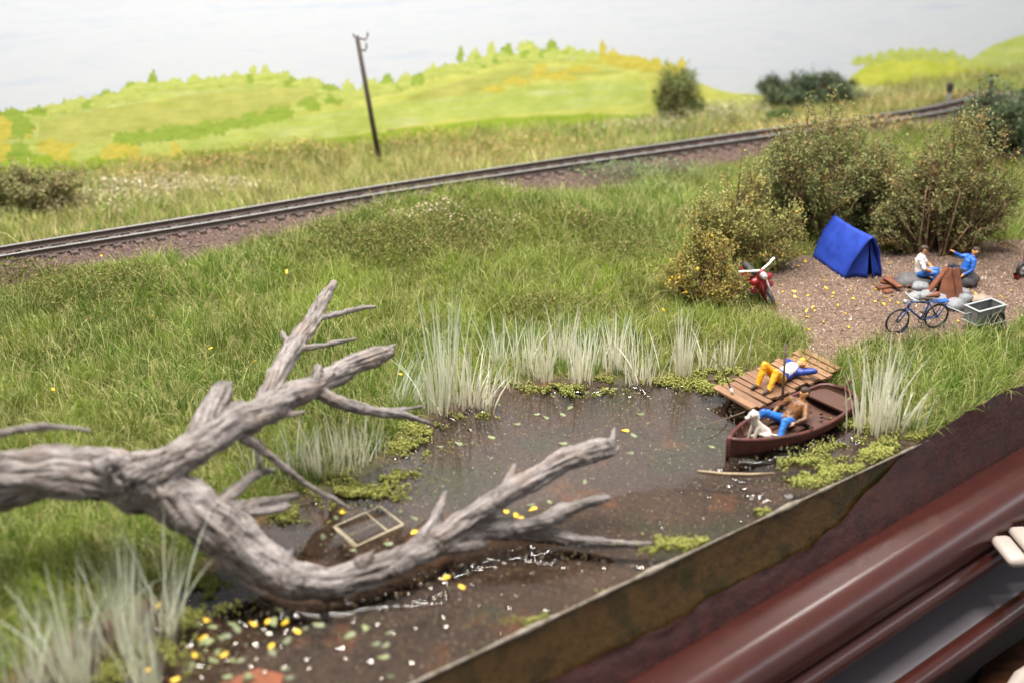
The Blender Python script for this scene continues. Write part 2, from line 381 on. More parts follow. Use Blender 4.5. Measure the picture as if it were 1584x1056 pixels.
# ---- pond water (clear resin): surface
m, nt, b = new_mat('pond_resin'); nt.nodes.remove(b)
fr = nt.nodes.new('ShaderNodeFresnel'); fr.inputs[0].default_value = 1.60
tr = nt.nodes.new('ShaderNodeBsdfTransparent'); tr.inputs[0].default_value = (.88, .85, .81, 1)
gl = nt.nodes.new('ShaderNodeBsdfGlossy'); gl.inputs['Roughness'].default_value = .025
mx = nt.nodes.new('ShaderNodeMixShader'); nt.links.new(fr.outputs[0], mx.inputs[0]); nt.links.new(tr.outputs[0], mx.inputs[1]); nt.links.new(gl.outputs[0], mx.inputs[2])
v = coords(nt); h1 = nz(nt, v, 1.1, 2, .5)
bp = nt.nodes.new('ShaderNodeBump'); bp.inputs['Strength'].default_value = .07; bp.inputs['Distance'].default_value = .06
h2 = nz(nt, v, 7, 4, .7); ad = nt.nodes.new('ShaderNodeMath'); ad.operation = 'MULTIPLY_ADD'; ad.inputs[1].default_value = .12
nt.links.new(h2, ad.inputs[0]); nt.links.new(h1, ad.inputs[2]); nt.links.new(ad.outputs[0], bp.inputs['Height'])
nt.links.new(bp.outputs[0], gl.inputs['Normal']); nt.links.new(bp.outputs[0], fr.inputs['Normal']); nt.links.new(mx.outputs[0], nt.nodes['Material Output'].inputs[0])
M['resin'] = m
ws = np.arange(-20, 12, .2); wt = np.concatenate([[.03], np.arange(.2, 17, .2)])
a_, b_ = np.meshgrid(ws, wt, indexing='ij'); wx, wy = st_xy(a_, b_); sdw = sdist(pond, wx, wy)
vid = np.arange(wx.size).reshape(wx.shape); q = np.stack([vid[:-1, :-1], vid[1:, :-1], vid[1:, 1:], vid[:-1, 1:]], -1).reshape(-1, 4)
q = q[(sdw.ravel()[q] < .5).any(1)]; used = np.unique(q); remap = np.full(wx.size, -1); remap[used] = np.arange(len(used))
w = np_mesh('pond_water', np.stack([wx, wy, 0 * wx], -1).reshape(-1, 3)[used], np.full(len(q), 4), remap[q].ravel(), M['resin'], None, None, True)
tag(w, 'still brown pond water of clear glossy resin', kind='structure')

# ---- front: resin face, lip, fascia, edge rail and what lies below
RL0, RL1 = at(970, 1056, -1.9), at(1584, 690, -1.45)
def rail_pt(s):
    """the line on which fascia and edge rail meet, above front-edge parameter s"""
    f = (s - xy_st(RL0[0], RL0[1])[0]) / (xy_st(RL1[0], RL1[1])[0] - xy_st(RL0[0], RL0[1])[0])
    return RL0 + (RL1 - RL0) * f
sf = np.arange(-14, 46, .2)
ex, ey = st_xy(sf, 0 * sf); ez = height(ex, ey); esp = sdist(pond, *st_xy(sf, 0 * sf + .05))
sA, sB = xy_st(*at(1225, 770)[:2])[0], xy_st(*at(1440, 690)[:2])[0]
kk = smooth(sB, sA, sf)
f_top = (np.maximum(ez, 0) + .05) * (1 - kk) - 1.12 * kk + (.3 * (fbm(sf, 0 * sf, 1.6, 5) - .5) + .12 * (vn(sf, 0 * sf, .3, 8) - .5)) * smooth(0, .3, kk) + .10 * (vn(sf, 0 * sf, .22, 6) - .5) * (1 - kk)
mb = MB(); n = len(sf); vv = []
for i in range(n):
    lo = rail_pt(sf[i]); top = np.array([ex[i], ey[i], f_top[i]])
    k0 = (0 - f_top[i]) / (0 - lo[2]); base = np.array([ex[i], ey[i], 0]); fr_ = base + (lo - base) * max(k0, 0) if f_top[i] < 0 else top
    for k in range(9):
        w_ = k / 8; p = fr_ + (lo - fr_) * w_
        p[:2] += -NV * (.02 + .09 * (vn(sf[i], k * .35 + 3, .5, 2) - .5) * (1 - w_)); vv.append(p)
mb.add(vv, [(i * 9 + k, i * 9 + k + 1, (i + 1) * 9 + k + 1, (i + 1) * 9 + k) for i in range(n - 1) for k in range(8)])
M['fascia'] = pm('fascia_paint', (.062, .016, .011), (.03, .009, .007), 2.2, .36, .5, .06, .5, bscale=6)
o = mb.build('layout_fascia', M['fascia'], None, True); tag(o, 'rough dark burgundy painted fascia along the front of the layout', 'fascia')
m, nt, b = new_mat('resin_side'); v = coords(nt)
c = ramp(nt, nz(nt, v, .75, 6, .72), [(.3, (.022, .024, .006)), (.43, (.042, .026, .008)), (.52, (.078, .041, .012)), (.60, (.042, .024, .008)), (.75, (.018, .011, .005))])
nt.links.new(c, b.inputs['Base Color']); b.inputs['Roughness'].default_value = .12; b.inputs['Specular IOR Level'].default_value = .22; bump(nt, nz(nt, v, 2.5), b, .5, .1)
mb = MB(); vv = []
idx = [i for i in range(n) if esp[i] < .1]
for i in idx:
    lo = rail_pt(sf[i]); base = np.array([ex[i], ey[i], -.012])
    for k in range(4): p = base + (lo - base) * .82 * k / 3; p[:2] += NV * .05 * (k > 0); vv.append(p)
mb.add(vv, [(i * 4 + k, i * 4 + k + 1, (i + 1) * 4 + k + 1, (i + 1) * 4 + k) for i in range(len(idx) - 1) for k in range(3)])
sd = mb.build('resin_edge', [m], None, True); tag(sd, 'cloudy brown cut edge of the resin pond above the fascia', 'resin edge')
lipm = pm('resin_lip', (.25, .21, .165), (.12, .09, .06), 4, .22, .5, .05, .5)
mb = MB(); lp = []; lr = []
for i in idx: lp.append((ex[i] - NV[0] * .01, ey[i] - NV[1] * .01, .0)); lr.append(.012 + .075 * float(vn(sf[i], 0, .6, 3)) ** 2)
mb.tube(lp, lr, 6); mb.build('resin_lip', lipm, sd, True)
# edge rail: profile (outward, up) swept along the line
rd = (RL1 - RL0); rd /= np.linalg.norm(rd); ro = np.array([rd[1], -rd[0], 0]); ro /= np.linalg.norm(ro)
def sweep(name, prof, a, b, mat, parent=None, sm=True, nseg=1):
    mb = MB(); k = len(prof); v = []
    for j in range(nseg + 1):
        p = a + (b - a) * j / nseg
        for (u_, z_) in prof: v.append(p + ro * u_ + np.array([0, 0, z_]))
    f = [(j * k + i, j * k + i + 1, (j + 1) * k + i + 1, (j + 1) * k + i) for j in range(nseg) for i in range(k - 1)]
    f += [(j * k + k - 1, j * k, (j + 1) * k, (j + 1) * k + k - 1) for j in range(nseg)]
    return mb.add(v, f).build(name, mat, parent, sm)
A_, B_ = RL0 - rd * 16, RL1 + rd * 40
er = thing('edge_rail', 'glossy burgundy moulded rail along the front edge of the layout', 'rail', None, tuple(RL0))
def child(o, par): o.parent = par; o.matrix_parent_inverse = par.matrix_basis.inverted(); return o
arc = lambda cx, cz, r, a0, a1, n: [(cx + r * math.cos(R(a0 + (a1 - a0) * i / n)), cz + r * math.sin(R(a0 + (a1 - a0) * i / n))) for i in range(n + 1)]
KP = 1.42
prof = [(-.12, .0), (.08, .03), (.3, .0)] + arc(.48, -.50, .5, 88, -25, 14) + arc(.98, -.86, .17, 165, 215, 5)[1:]
child(sweep('nose', [(a * KP, c * KP) for a, c in prof + [(.5, -1.2), (-.1, -1.2)]], A_, B_, M['burgundy'], None), er)
prof = arc(.90, -.96, .20, 130, -80, 12)
child(sweep('bead', [(a * KP, c * KP) for a, c in prof + [(.5, -1.3), (.5, -.9)]], A_, B_, M['burgundy'], None), er)
pl = sweep('grey_shelf', [(-6, -2.62), (1.78, -2.62), (1.78, -2.75), (-6, -2.75)], A_, B_, M['grey_panel'], None, False); tag(pl, 'shiny grey shelf panel below the burgundy edge rail', 'shelf')
pl = sweep('lower_rail', [(1.8, -2.8)] + arc(1.98, -2.75, .26, 150, -60, 8) + [(2.03, -3.1), (1.8, -3.1)], A_, B_, M['burgundy'], None, True); tag(pl, 'thin burgundy rail along the outer edge of the grey shelf', 'rail')
pl = sweep('lower_panel', [(1.6, -3.0), (1.75, -14), (30, -14), (30, -14.2), (2.1, -14.2)], A_, B_, M['dark_panel'], None, False); tag(pl, 'dark floor and front panel below the layout', kind='structure')
# brown chair and cream pieces at the corner, far out of focus
def oq(px, py, z): return at(px, py, z)
mb = MB(); c0 = oq(1500, 1130, -6); mb.add([], [])
ring = []
for i, (px, py) in enumerate([(1490, 1250), (1498, 1130), (1520, 1030), (1560, 950), (1620, 900), (1720, 880)]): ring.append(oq(px, py, -6.0))
P = catmull(ring, 5); vv = []
for p in P: vv += [p, p + np.array([1.6, -1.2, -.1]), p + np.array([1.6, -1.2, -.7]), p + np.array([.1, -.1, -.8])]
k = len(P); mb.add(vv, [(4 * i + a, 4 * i + (a + 1) % 4, 4 * i + 4 + (a + 1) % 4, 4 * i + 4 + a) for i in range(k - 1) for a in range(4)] + [(0, 1, 2, 3), (4 * k - 1, 4 * k - 2, 4 * k - 3, 4 * k - 4)])
tag(mb.build('chair_back', M['chair_wood'], None, True), 'blurred curved brown wooden chair back in the dark corner', 'chair')
sl = thing('cream_bench', 'pale cream bench end with rounded slats below the burgundy rail', 'bench', None, tuple(oq(1570, 850, -2.2)))
for (a, b) in (((1545, 832), (1578, 872)), ((1572, 818), (1612, 864)), ((1600, 804), (1645, 850))):
    a_, b_ = oq(*a, -2.30), oq(*b, -2.22); X = (b_ - a_); L = np.linalg.norm(X); X /= L; Y = np.cross((0, 0, 1.), X); Y /= np.linalg.norm(Y)
    child(MB().box((a_ + b_) / 2, (L, .5, .26), (X, Y, np.cross(X, Y))).build('slat', M['cream'], None, True, bevel=.12), sl)
tag(MB().tube([oq(1560, 1075, -5), oq(1580, 1052, -5), oq(1620, 1030, -5)], [.18, .25, .3], 12, rnd=True).build('cream_finial', M['cream'], None, True), 'pale cream blurred round end in the bottom corner', 'finial')
# ------------------------------------------------------------------ painted backdrop board
def on_board(px, py, off=0.0):
    d = ray(px, py); n_ = np.array([BN[0], BN[1], 0]); p0 = np.array([B0[0], B0[1], 0]) + n_ * off
    off *= .15; p0 = np.array([B0[0], B0[1], 0]) + n_ * off
    t = ((p0 - np.array([0, 0, CAMH])) @ n_) / (d @ n_); return np.array([0, 0, CAMH]) + d * t
def paint(name, c1, c2, c3, sc=1.0):
    m, nt, b = new_mat(name); v = coords(nt, 'Object', (.18 * sc, .18 * sc, 1.6 * sc), (0, R(-3), 0))
    c = ramp(nt, nz(nt, v, 1.6, 6, .7), [(.3, c1), (.5, c2), (.7, c3)]); c = mixc(nt, .55, c, ramp(nt, nz(nt, coords(nt, 'Object', (.5, .5, 1.1)), 1.7 * sc, 5, .75), [(.3, (.62, .68, .5)), (.7, (1.3, 1.22, 1.25))]), 'MULTIPLY') if name != 'painted_sky' else c
    nt.links.new(c, b.inputs['Base Color']); b.inputs['Roughness'].default_value = .75; b.inputs['Specular IOR Level'].default_value = .2
    return m
M['p_sky'] = paint('painted_sky', (.565, .59, .655), (.615, .63, .67), (.53, .57, .655))
M['p_field'] = paint('painted_field', (.46, .52, .10), (.58, .59, .17), (.48, .50, .07))
M['p_field2'] = paint('painted_olive_field', (.40, .42, .09), (.50, .50, .15), (.38, .42, .08))
M['p_pale'] = paint('painted_pale_green', (.52, .58, .22), (.46, .53, .12), (.58, .60, .30))
M['p_green'] = paint('painted_bright_green', (.26, .38, .03), (.34, .45, .05), (.22, .33, .03))
M['p_hill'] = paint('painted_lime_hill', (.50, .56, .06), (.58, .60, .10), (.44, .54, .05))
PT = [paint('painted_tree_lime', (.42, .50, .08), (.53, .57, .17), (.36, .45, .06), 3), paint('painted_tree_green', (.24, .34, .04), (.33, .43, .075), (.20, .31, .035), 3), paint('painted_tree_gold', (.52, .46, .06), (.6, .52, .10), (.45, .38, .05), 3)]
bd = thing('painted_backdrop', 'tall board behind the track painted with pale sky and lime hills', 'backdrop', None, (float(B0[0]), float(B0[1]), 0))
HB = 20.0; mb = MB(); e0 = B0 - BV * 30; e1 = B0 + BV * 85; bk = -BN * .4
mb.add([(*e0, -3), (*e1, -3), (*e1, HB), (*e0, HB), (*(e0 + bk), -3), (*(e1 + bk), -3), (*(e1 + bk), HB), (*(e0 + bk), HB)], [(0, 1, 2, 3), (5, 4, 7, 6), (3, 2, 6, 7), (0, 3, 7, 4), (1, 5, 6, 2)])
child(mb.build('sky_panel', M['p_sky']), bd)
def layer(name, top, bot, off, mat, rough=0.0, n=90):
    tx = [p[0] for p in top]; bx_ = [p[0] for p in bot]; xs = np.linspace(tx[0], tx[-1], n); mb = MB(); v = []
    for x in xs:
        ty = np.interp(x, tx, [p[1] for p in top]) + rough * (float(vn(x, 0, 14, int(off * 1000))) - .5); by = np.interp(x, bx_, [p[1] for p in bot])
        v += [on_board(x, ty, off), on_board(x, max(by, ty + .5), off)]
    mb.add(v, [(2 * i, 2 * i + 1, 2 * i + 3, 2 * i + 2) for i in range(n - 1)]); return child(mb.build(name, mat), bd)
layer('painted_hill', [(-250, 215), (0, 182), (60, 175), (150, 160), (235, 140), (330, 128), (420, 124), (480, 132), (540, 152), (620, 190)], [(-250, 340), (620, 340)], .012, M['p_pale'], 4)
layer('painted_field', [(60, 190), (150, 170), (300, 146), (420, 137), (500, 138), (560, 150)], [(60, 300), (560, 300)], .018, M['p_field2'], 2)
layer('painted_hill', [(300, 215), (420, 190), (520, 155), (600, 133), (680, 116), (760, 96), (850, 90), (940, 95), (1010, 108), (1060, 122), (1120, 142), (1240, 152), (1400, 150), (1700, 140)], [(300, 330), (1700, 330)], .024, M['p_field'], 2)
layer('painted_field', [(560, 185), (660, 140), (760, 112), (840, 104), (900, 106), (960, 112)], [(560, 188), (660, 165), (800, 125), (960, 113)], .030, M['p_field2'], 2)
layer('painted_field', [(130, 232), (330, 205), (520, 170), (700, 150), (860, 130), (1000, 124)], [(130, 240), (400, 232), (700, 185), (1000, 160)], .033, M['p_pale'], 3)
layer('painted_hill', [(1470, 108), (1500, 92), (1540, 68), (1584, 54), (1680, 46), (1900, 60)], [(1470, 110), (1500, 150), (1900, 190)], .014, M['p_pale'], 2)
layer('painted_hill', [(1300, 142), (1318, 118), (1345, 98), (1400, 84), (1445, 84), (1490, 96), (1560, 110), (1760, 120)], [(1300, 200), (1760, 200)], .038, M['p_hill'], 5)
layer('painted_verge', [(-250, 262), (0, 234), (160, 238), (330, 232), (480, 218), (620, 200), (760, 184), (900, 177), (1010, 178)], [(-250, 350), (1010, 350)], .042, M['p_green'], 3)
def ptree(px, py, w_, h_, k, off):
    n = 30; pts = []
    for i in range(n):
        a = 2 * math.pi * i / n; rr = 1 + .34 * random.uniform(-1, 1)
        pts.append(on_board(px + math.cos(a) * w_ / 2 * rr * (1 + .35 * math.sin(a)), py + math.sin(a) * h_ / 2 * rr, off))
    return child(MB().add(pts, [tuple(range(n))[::-1]]).build('painted_tree', PT[k]), bd)
tr_ = []
for x, y, w_, h_, k in [(60, 172, 20, 16, 1), (100, 165, 12, 20, 1), (150, 155, 20, 18, 0), (165, 148, 26, 20, 1), (200, 138, 22, 22, 1), (215, 135, 20, 20, 0), (237, 124, 14, 28, 1), (270, 130, 34, 16, 0), (300, 124, 20, 18, 0), (330, 126, 40, 14, 0),
                     (365, 120, 26, 16, 0), (392, 113, 13, 24, 0), (410, 112, 14, 24, 0), (440, 120, 22, 20, 0), (475, 127, 26, 12, 0), (500, 140, 30, 16, 1), (538, 142, 20, 34, 0), (575, 135, 30, 26, 0), (600, 128, 26, 22, 1), (628, 124, 20, 22, 0),
                     (671, 110, 14, 22, 0), (690, 104, 18, 12, 1), (712, 86, 10, 26, 1), (735, 88, 20, 24, 0), (760, 80, 16, 28, 0), (785, 80, 20, 22, 1), (818, 76, 34, 24, 0), (854, 74, 18, 28, 1), (880, 82, 40, 18, 0), (905, 88, 24, 14, 0),
                     (932, 78, 12, 28, 2), (950, 90, 24, 24, 2), (985, 95, 40, 18, 2), (1015, 100, 20, 20, 2), (1035, 104, 16, 16, 2), (1055, 98, 12, 16, 2), (834, 110, 22, 28, 2), (865, 118, 50, 14, 2), (800, 126, 40, 12, 2), (900, 108, 50, 12, 2), (765, 138, 40, 10, 2)]:
    tr_.append((x, y, w_, h_, k))
for i in range(26):
    f = i / 25; tr_.append((180 + f * 330 + random.uniform(-6, 6), 214 - 60 * f ** 1.6 + random.uniform(-5, 5), random.uniform(22, 34), random.uniform(12, 22), random.choice((1, 1, 0))))
for i in range(10): tr_.append((-20 + random.uniform(0, 60), random.uniform(178, 235), random.uniform(26, 46), random.uniform(18, 34), random.choice((2, 2, 1))))
for i in range(14): tr_.append((60 + i * 16, 224 + random.uniform(-4, 10) + i * .8, random.uniform(26, 40), random.uniform(16, 26), random.choice((2, 2, 0))))
for i in range(12): tr_.append((1330 + i * 16, 98 - 14 * math.sin(i / 11 * 3.1) + random.uniform(-4, 4), random.uniform(16, 26), random.uniform(12, 20), 0))
tr_ = [(x, y, w_ * 1.0, h_ * 1.08, k) for x, y, w_, h_, k in tr_]
sky_ = [(40, 180), (100, 168), (150, 158), (235, 138), (330, 128), (420, 122), (480, 130), (540, 148), (620, 130), (680, 112), (760, 94), (850, 86), (940, 92), (1010, 104), (1060, 116)]
for x in np.arange(50, 1050, 9.0):
    yy = np.interp(x, [q_[0] for q_ in sky_], [q_[1] for q_ in sky_]); tr_.append((x + random.uniform(-3, 3), yy + random.uniform(-5, 3), random.uniform(16, 30), random.uniform(10, 19), 2 if x > 915 else random.choice((0, 0, 0, 1))))
for i, a in enumerate(tr_): ptree(*a, .05 + .002 * (i % 5) + .0004 * (i // 5))

# ------------------------------------------------------------------ railway track
tk = thing('railway_track', 'narrow gauge railway track with shiny rail heads on brown sleepers', 'track', None, (0, 0, 0))
L_ = np.concatenate([[0], np.cumsum(np.linalg.norm(np.diff(track, axis=0), axis=1))])
def trk(d):
    p = np.array([np.interp(d, L_, track[:, i]) for i in range(3)]); p2 = np.array([np.interp(d + .3, L_, track[:, i]) for i in range(3)]); p1 = np.array([np.interp(d - .3, L_, track[:, i]) for i in range(3)])
    e = p2 - p1; e /= np.linalg.norm(e); return p, e, np.array([-e[1], e[0], 0])
GA = .82
for sgn in (-1, 1):
    for nm, pr, mt in (('rail', [(-.06, -.18), (-.018, -.15), (-.018, -.06), (-.033, -.045), (-.033, -.004), (.033, -.004), (.033, -.045), (.018, -.06), (.018, -.15), (.06, -.18)], M['rail_side']), ('rail_head', [(-.033, -.003), (-.031, .006), (.031, .006), (.033, -.003)], M['rail_top'])):
        mb = MB(); v = []; ds = np.arange(.4, L_[-1] - .4, .5)
        for d in ds:
            p, e, nn = trk(d)
            for (a, h) in pr: v.append(p + nn * (a + sgn * GA / 2) + np.array([0, 0, h]))
        k = len(pr); mb.add(v, [(j * k + i, (j + 1) * k + i, (j + 1) * k + i + 1, j * k + i + 1) for j in range(len(ds) - 1) for i in range(k - 1)]); mb.build(nm, mt, tk)
slm = MB(); slm.box((0, 0, -.23), (.24, 1.55, .13), jit=.004)
for y_ in (-1, 1):
    for o_ in (-.09, .09): slm.box((0, y_ * GA / 2 + o_, -.145), (.11, .06, .05))
first = None
for d in np.arange(.6, L_[-1] - .6, .68):
    p, e, nn = trk(d); px, py = to_px(p)
    if px < -120 or px > 1640: continue
    if first is None: o = first = slm.build('sleeper', M['sleeper'], tk)
    else: o = copy_of(first, tk)
    o.location = p; o.rotation_euler = (0, 0, math.atan2(e[1], e[0]) + random.uniform(-.02, .02))

# ------------------------------------------------------------------ crumbs: ballast and camp gravel
def crumbs(name, P, r, col, label, mat='crumb'):
    n = len(P); base = np.array([[1, 0, -.4], [-.5, .87, -.4], [-.5, -.87, -.4], [0.1, .1, .9]])
    an = rng.random(n) * 6.28; ca, sa = np.cos(an), np.sin(an)
    B = base[None] * (r[:, None, None] * (.7 + .6 * rng.random((n, 4, 1))))
    X = B[..., 0] * ca[:, None] - B[..., 1] * sa[:, None]; Y = B[..., 0] * sa[:, None] + B[..., 1] * ca[:, None]
    V = (np.stack([X, Y, B[..., 2]], -1) + P[:, None]).reshape(-1, 3)
    f = np.array([0, 1, 3, 1, 2, 3, 2, 0, 3, 0, 2, 1]); idx = (np.arange(n)[:, None] * 4 + f[None]).ravel()
    o = np_mesh(name, V, np.full(n * 4, 3), idx, M[mat], None, np.repeat(col, 4, 0)); return tag(o, label, kind='stuff')
def in_view(x, y, z, mx_=240, top=-50, bot=1140):
    px, py = to_px(np.stack([x, y, z], -1)); return (px > -mx_) & (px < 1584 + mx_) & (py > top) & (py < bot)
def scatter(n, s0=-16, s1=48, t0=0.02, t1=46):
    s_ = rng.uniform(s0, s1, n); t_ = rng.uniform(t0, t1, n); x, y = st_xy(s_, t_); z, sp, sc, dt, sg = height(x, y, True)
    k = in_view(x, y, z) & (behind_board(x, y) > .05); return [q[k] for q in (x, y, z, sp, sc, dt, sg)]
x, y, z, sp, sc, dt, sg = scatter(240000)
k = (dt < 2.0 - .7 * smooth(5, 13, x) + .5 * (fbm(x, y, 1.2, 21) - .3)); x_, y_, z_ = x[k], y[k], z[k]
c = np.array([.15, .098, .082]) * (.5 + 1.0 * rng.random((len(x_), 1)))
crumbs('ballast', np.stack([x_, y_, z_ + .01], 1), .03 + .05 * rng.random(len(x_)), c, 'dark brown ballast crumbs under and beside the rails')
x, y, z, sp, sc, dt, sg = scatter(150000, 8, 34, 0, 18)
k = sc + .5 * (fbm(x, y, .8, 5) - .5) < .05; x_, y_, z_ = x[k], y[k], z[k]
c = np.array([.205, .142, .107]) * (.45 + 1.0 * rng.random((len(x_), 1))); c[rng.random(len(c)) < .04] = (.42, .34, .28)
crumbs('gravel', np.stack([x_, y_, z_ + .005], 1), .018 + .04 * rng.random(len(x_)) ** 2 + .05 * (rng.random(len(x_)) < .02), c, 'pinkish brown gravel covering the camp ground')

# ------------------------------------------------------------------ grass
def grass(name, n, region, label, Lr, W, cols, straw, lean=.55, tuft=True, seed=1):
    x, y, z, sp, sc, dt, sg = scatter(n); k = region(x, y, sp, sc, dt, sg) & (rng.random(len(x)) < .35 + 1.5 * vn(x, y, .33, seed + 40) ** 1.3); x, y, z = x[k], y[k], z[k]; N = len(x)
    f1 = fbm(x, y, 2.6, seed); f2 = fbm(x, y, .9, seed + 3); f3 = fbm(x, y, 5.5, seed + 5)
    h = 6.28 * 2 * vn(x, y, .5, seed + 8) + rng.normal(0, 1.6, N)
    th = np.abs(rng.normal(0, lean, N)) + .6 * (f2 - .3).clip(0); st = rng.random(N) < straw * (.4 + 1.4 * f1)
    th = np.where(st, th + .5 * rng.random(N), th); L = (Lr[0] + (Lr[1] - Lr[0]) * rng.random(N)) * (.5 + .95 * f2) * (.7 + .6 * vn(x, y, .33, seed + 40))
    L = np.where(st, L * 1.45, L)
    c = np.empty((N, 3)); a, b_, d_ = [np.array(q) for q in cols]
    k1 = smooth(.40, .60, f3 * .5 + f1 * .5)[:, None]; c = a * (1 - k1) + b_ * k1
    c *= (.65 + .7 * rng.random((N, 1))) * (.6 + .8 * vn(x, y, 1.0, seed + 50))[:, None]; sc_ = d_ * (.75 + .5 * rng.random((N, 1))); c = np.where(st[:, None], sc_, c)
    tip = c * 1.0 + np.array([.03, .03, .005])
    V, cc, ii, C = blades(np.stack([x, y, z - .02], 1), h, th, L, np.where(st, W * .7, W) * (.7 + .6 * rng.random(N)), rng.random(N) * 6.28, c, 2, tip)
    return tag(np_mesh(name, V, cc, ii, M['fibre'], None, C), label, kind='stuff')
edge = lambda x, y, s=2: .7 * (fbm(x, y, 1.1, s) - .5)
grass('meadow_grass', 900000, lambda x, y, sp, sc, dt, sg: (sp > .05) & (sc + edge(x, y, 5) * .7 > .0) & ((dt > 2.0 - .9 * smooth(5, 13, x) + edge(x, y, 21)) & (sg < 0)), 'green static grass on the meadow between pond and track',
      (.24, .66), .026, [(.19, .25, .038), (.105, .195, .02), (.42, .41, .16)], .28, .85)
grass('field_grass', 330000, lambda x, y, sp, sc, dt, sg: (dt > 1.35 + edge(x, y, 25)) & (sg > 0), 'pale yellowish grass in the field behind the track',
      (.3, .65), .042, [(.36, .37, .12), (.25, .33, .075), (.55, .47, .22)], .28, .45, seed=31)
# dark weedy mats, rusty tufts and dried seed heads
def weeds(name, spots, n, label, cols, size=.05, hgt=.35):
    P = []; C = []
    for (px, py, rx, ry) in spots:
        c0 = ground(px, py); k = int(n * rx * ry); a = rng.normal(0, .45, (k, 2)); xx = c0[0] + a[:, 0] * rx; yy = c0[1] + a[:, 1] * ry
        zz = height(xx, yy) + hgt * rng.random(k) ** .8 * np.exp(-(a ** 2).sum(1)); P.append(np.stack([xx, yy, zz], 1))
        ci = np.array(cols)[rng.integers(0, len(cols), k)]; C.append(ci * (.6 + .8 * rng.random((k, 1))))
    P = np.vstack(P); C = np.vstack(C); n_ = len(P)
    return leafcloud(name, P, C, size, label)
def leaf_arrays(P, C, size):
    n = len(P); d = rng.normal(size=(n, 3)); d /= np.linalg.norm(d, axis=1)[:, None]; e = np.cross(d, rng.normal(size=(n, 3))); e /= np.linalg.norm(e, axis=1)[:, None] + 1e-9
    L = size * (.6 + .9 * rng.random((n, 1))); V = np.stack([P - d * L, P + e * L * .45, P + d * L, P - e * L * .45], 1).reshape(-1, 3)
    return V, np.full(n, 4), np.arange(4 * n), np.repeat(C, 4, 0)
def leafcloud(name, P, C, size, label, parent=None):
    V, cc, ii, c = leaf_arrays(P, C, size); o = np_mesh(name, V, cc, ii, M['leafy'], parent, c)
    if label: tag(o, label, kind='stuff')
    return o
weeds('weeds', [(690, 335, 5, 2.2), (560, 370, 4, 1.8), (760, 310, 3, 1.4), (900, 360, 4, 1.5), (980, 400, 3, 1.5), (40, 440, 3, 1.2), (640, 395, 4, 1.2), (150, 440, 4, 2), (860, 480, 3, 1)], 700, 'low olive weeds matted among the meadow grass', [(.14, .15, .035), (.2, .19, .06), (.25, .2, .08), (.12, .16, .03)], .045, .5)
weeds('teal_weeds', [(960, 285, 2.6, .9), (1045, 275, 2.6, .9), (1000, 282, 2.6, .8), (1010, 300, 2.6, .9)], 330, 'bluish green low weeds below the track embankment', [(.16, .22, .11), (.2, .27, .15), (.22, .27, .09)], .05, .5)
weeds('rusty_weeds', [(420, 240, 6, 1.6), (640, 222, 6, 1.6), (780, 250, 5, 1), (820, 232, 5, 1.2), (300, 262, 5, 1.4), (1260, 205, 5, 1.3), (1380, 170, 5, 1.2), (220, 285, 3, 1), (1330, 200, 4, 1)], 170, 'rusty orange dry weeds dotted through the field grass', [(.58, .34, .13), (.5, .4, .16), (.6, .44, .2), (.4, .38, .15)], .055, .7)
weeds('seed_heads', [(140, 318, 4, .8), (200, 302, 4, .8), (90, 330, 3, .7), (260, 292, 4, .8), (770, 312, 2.2, .5), (680, 330, 3, .6), (330, 300, 4, .7), (1000, 205, 4, .8), (1100, 190, 4, .8)], 260, 'pale dried seed heads along the track edges', [(.7, .6, .42), (.6, .48, .3), (.75, .7, .55)], .04, .7)
weeds('pale_grass_heads', [(1180, 158, 5, 1.2), (1260, 160, 5, 1.2), (1120, 172, 5, 1.2), (1060, 180, 4, 1)], 320, 'whitish feathery tufts in the field near the round bush', [(.55, .55, .36), (.48, .5, .28), (.6, .58, .42)], .06, .9)

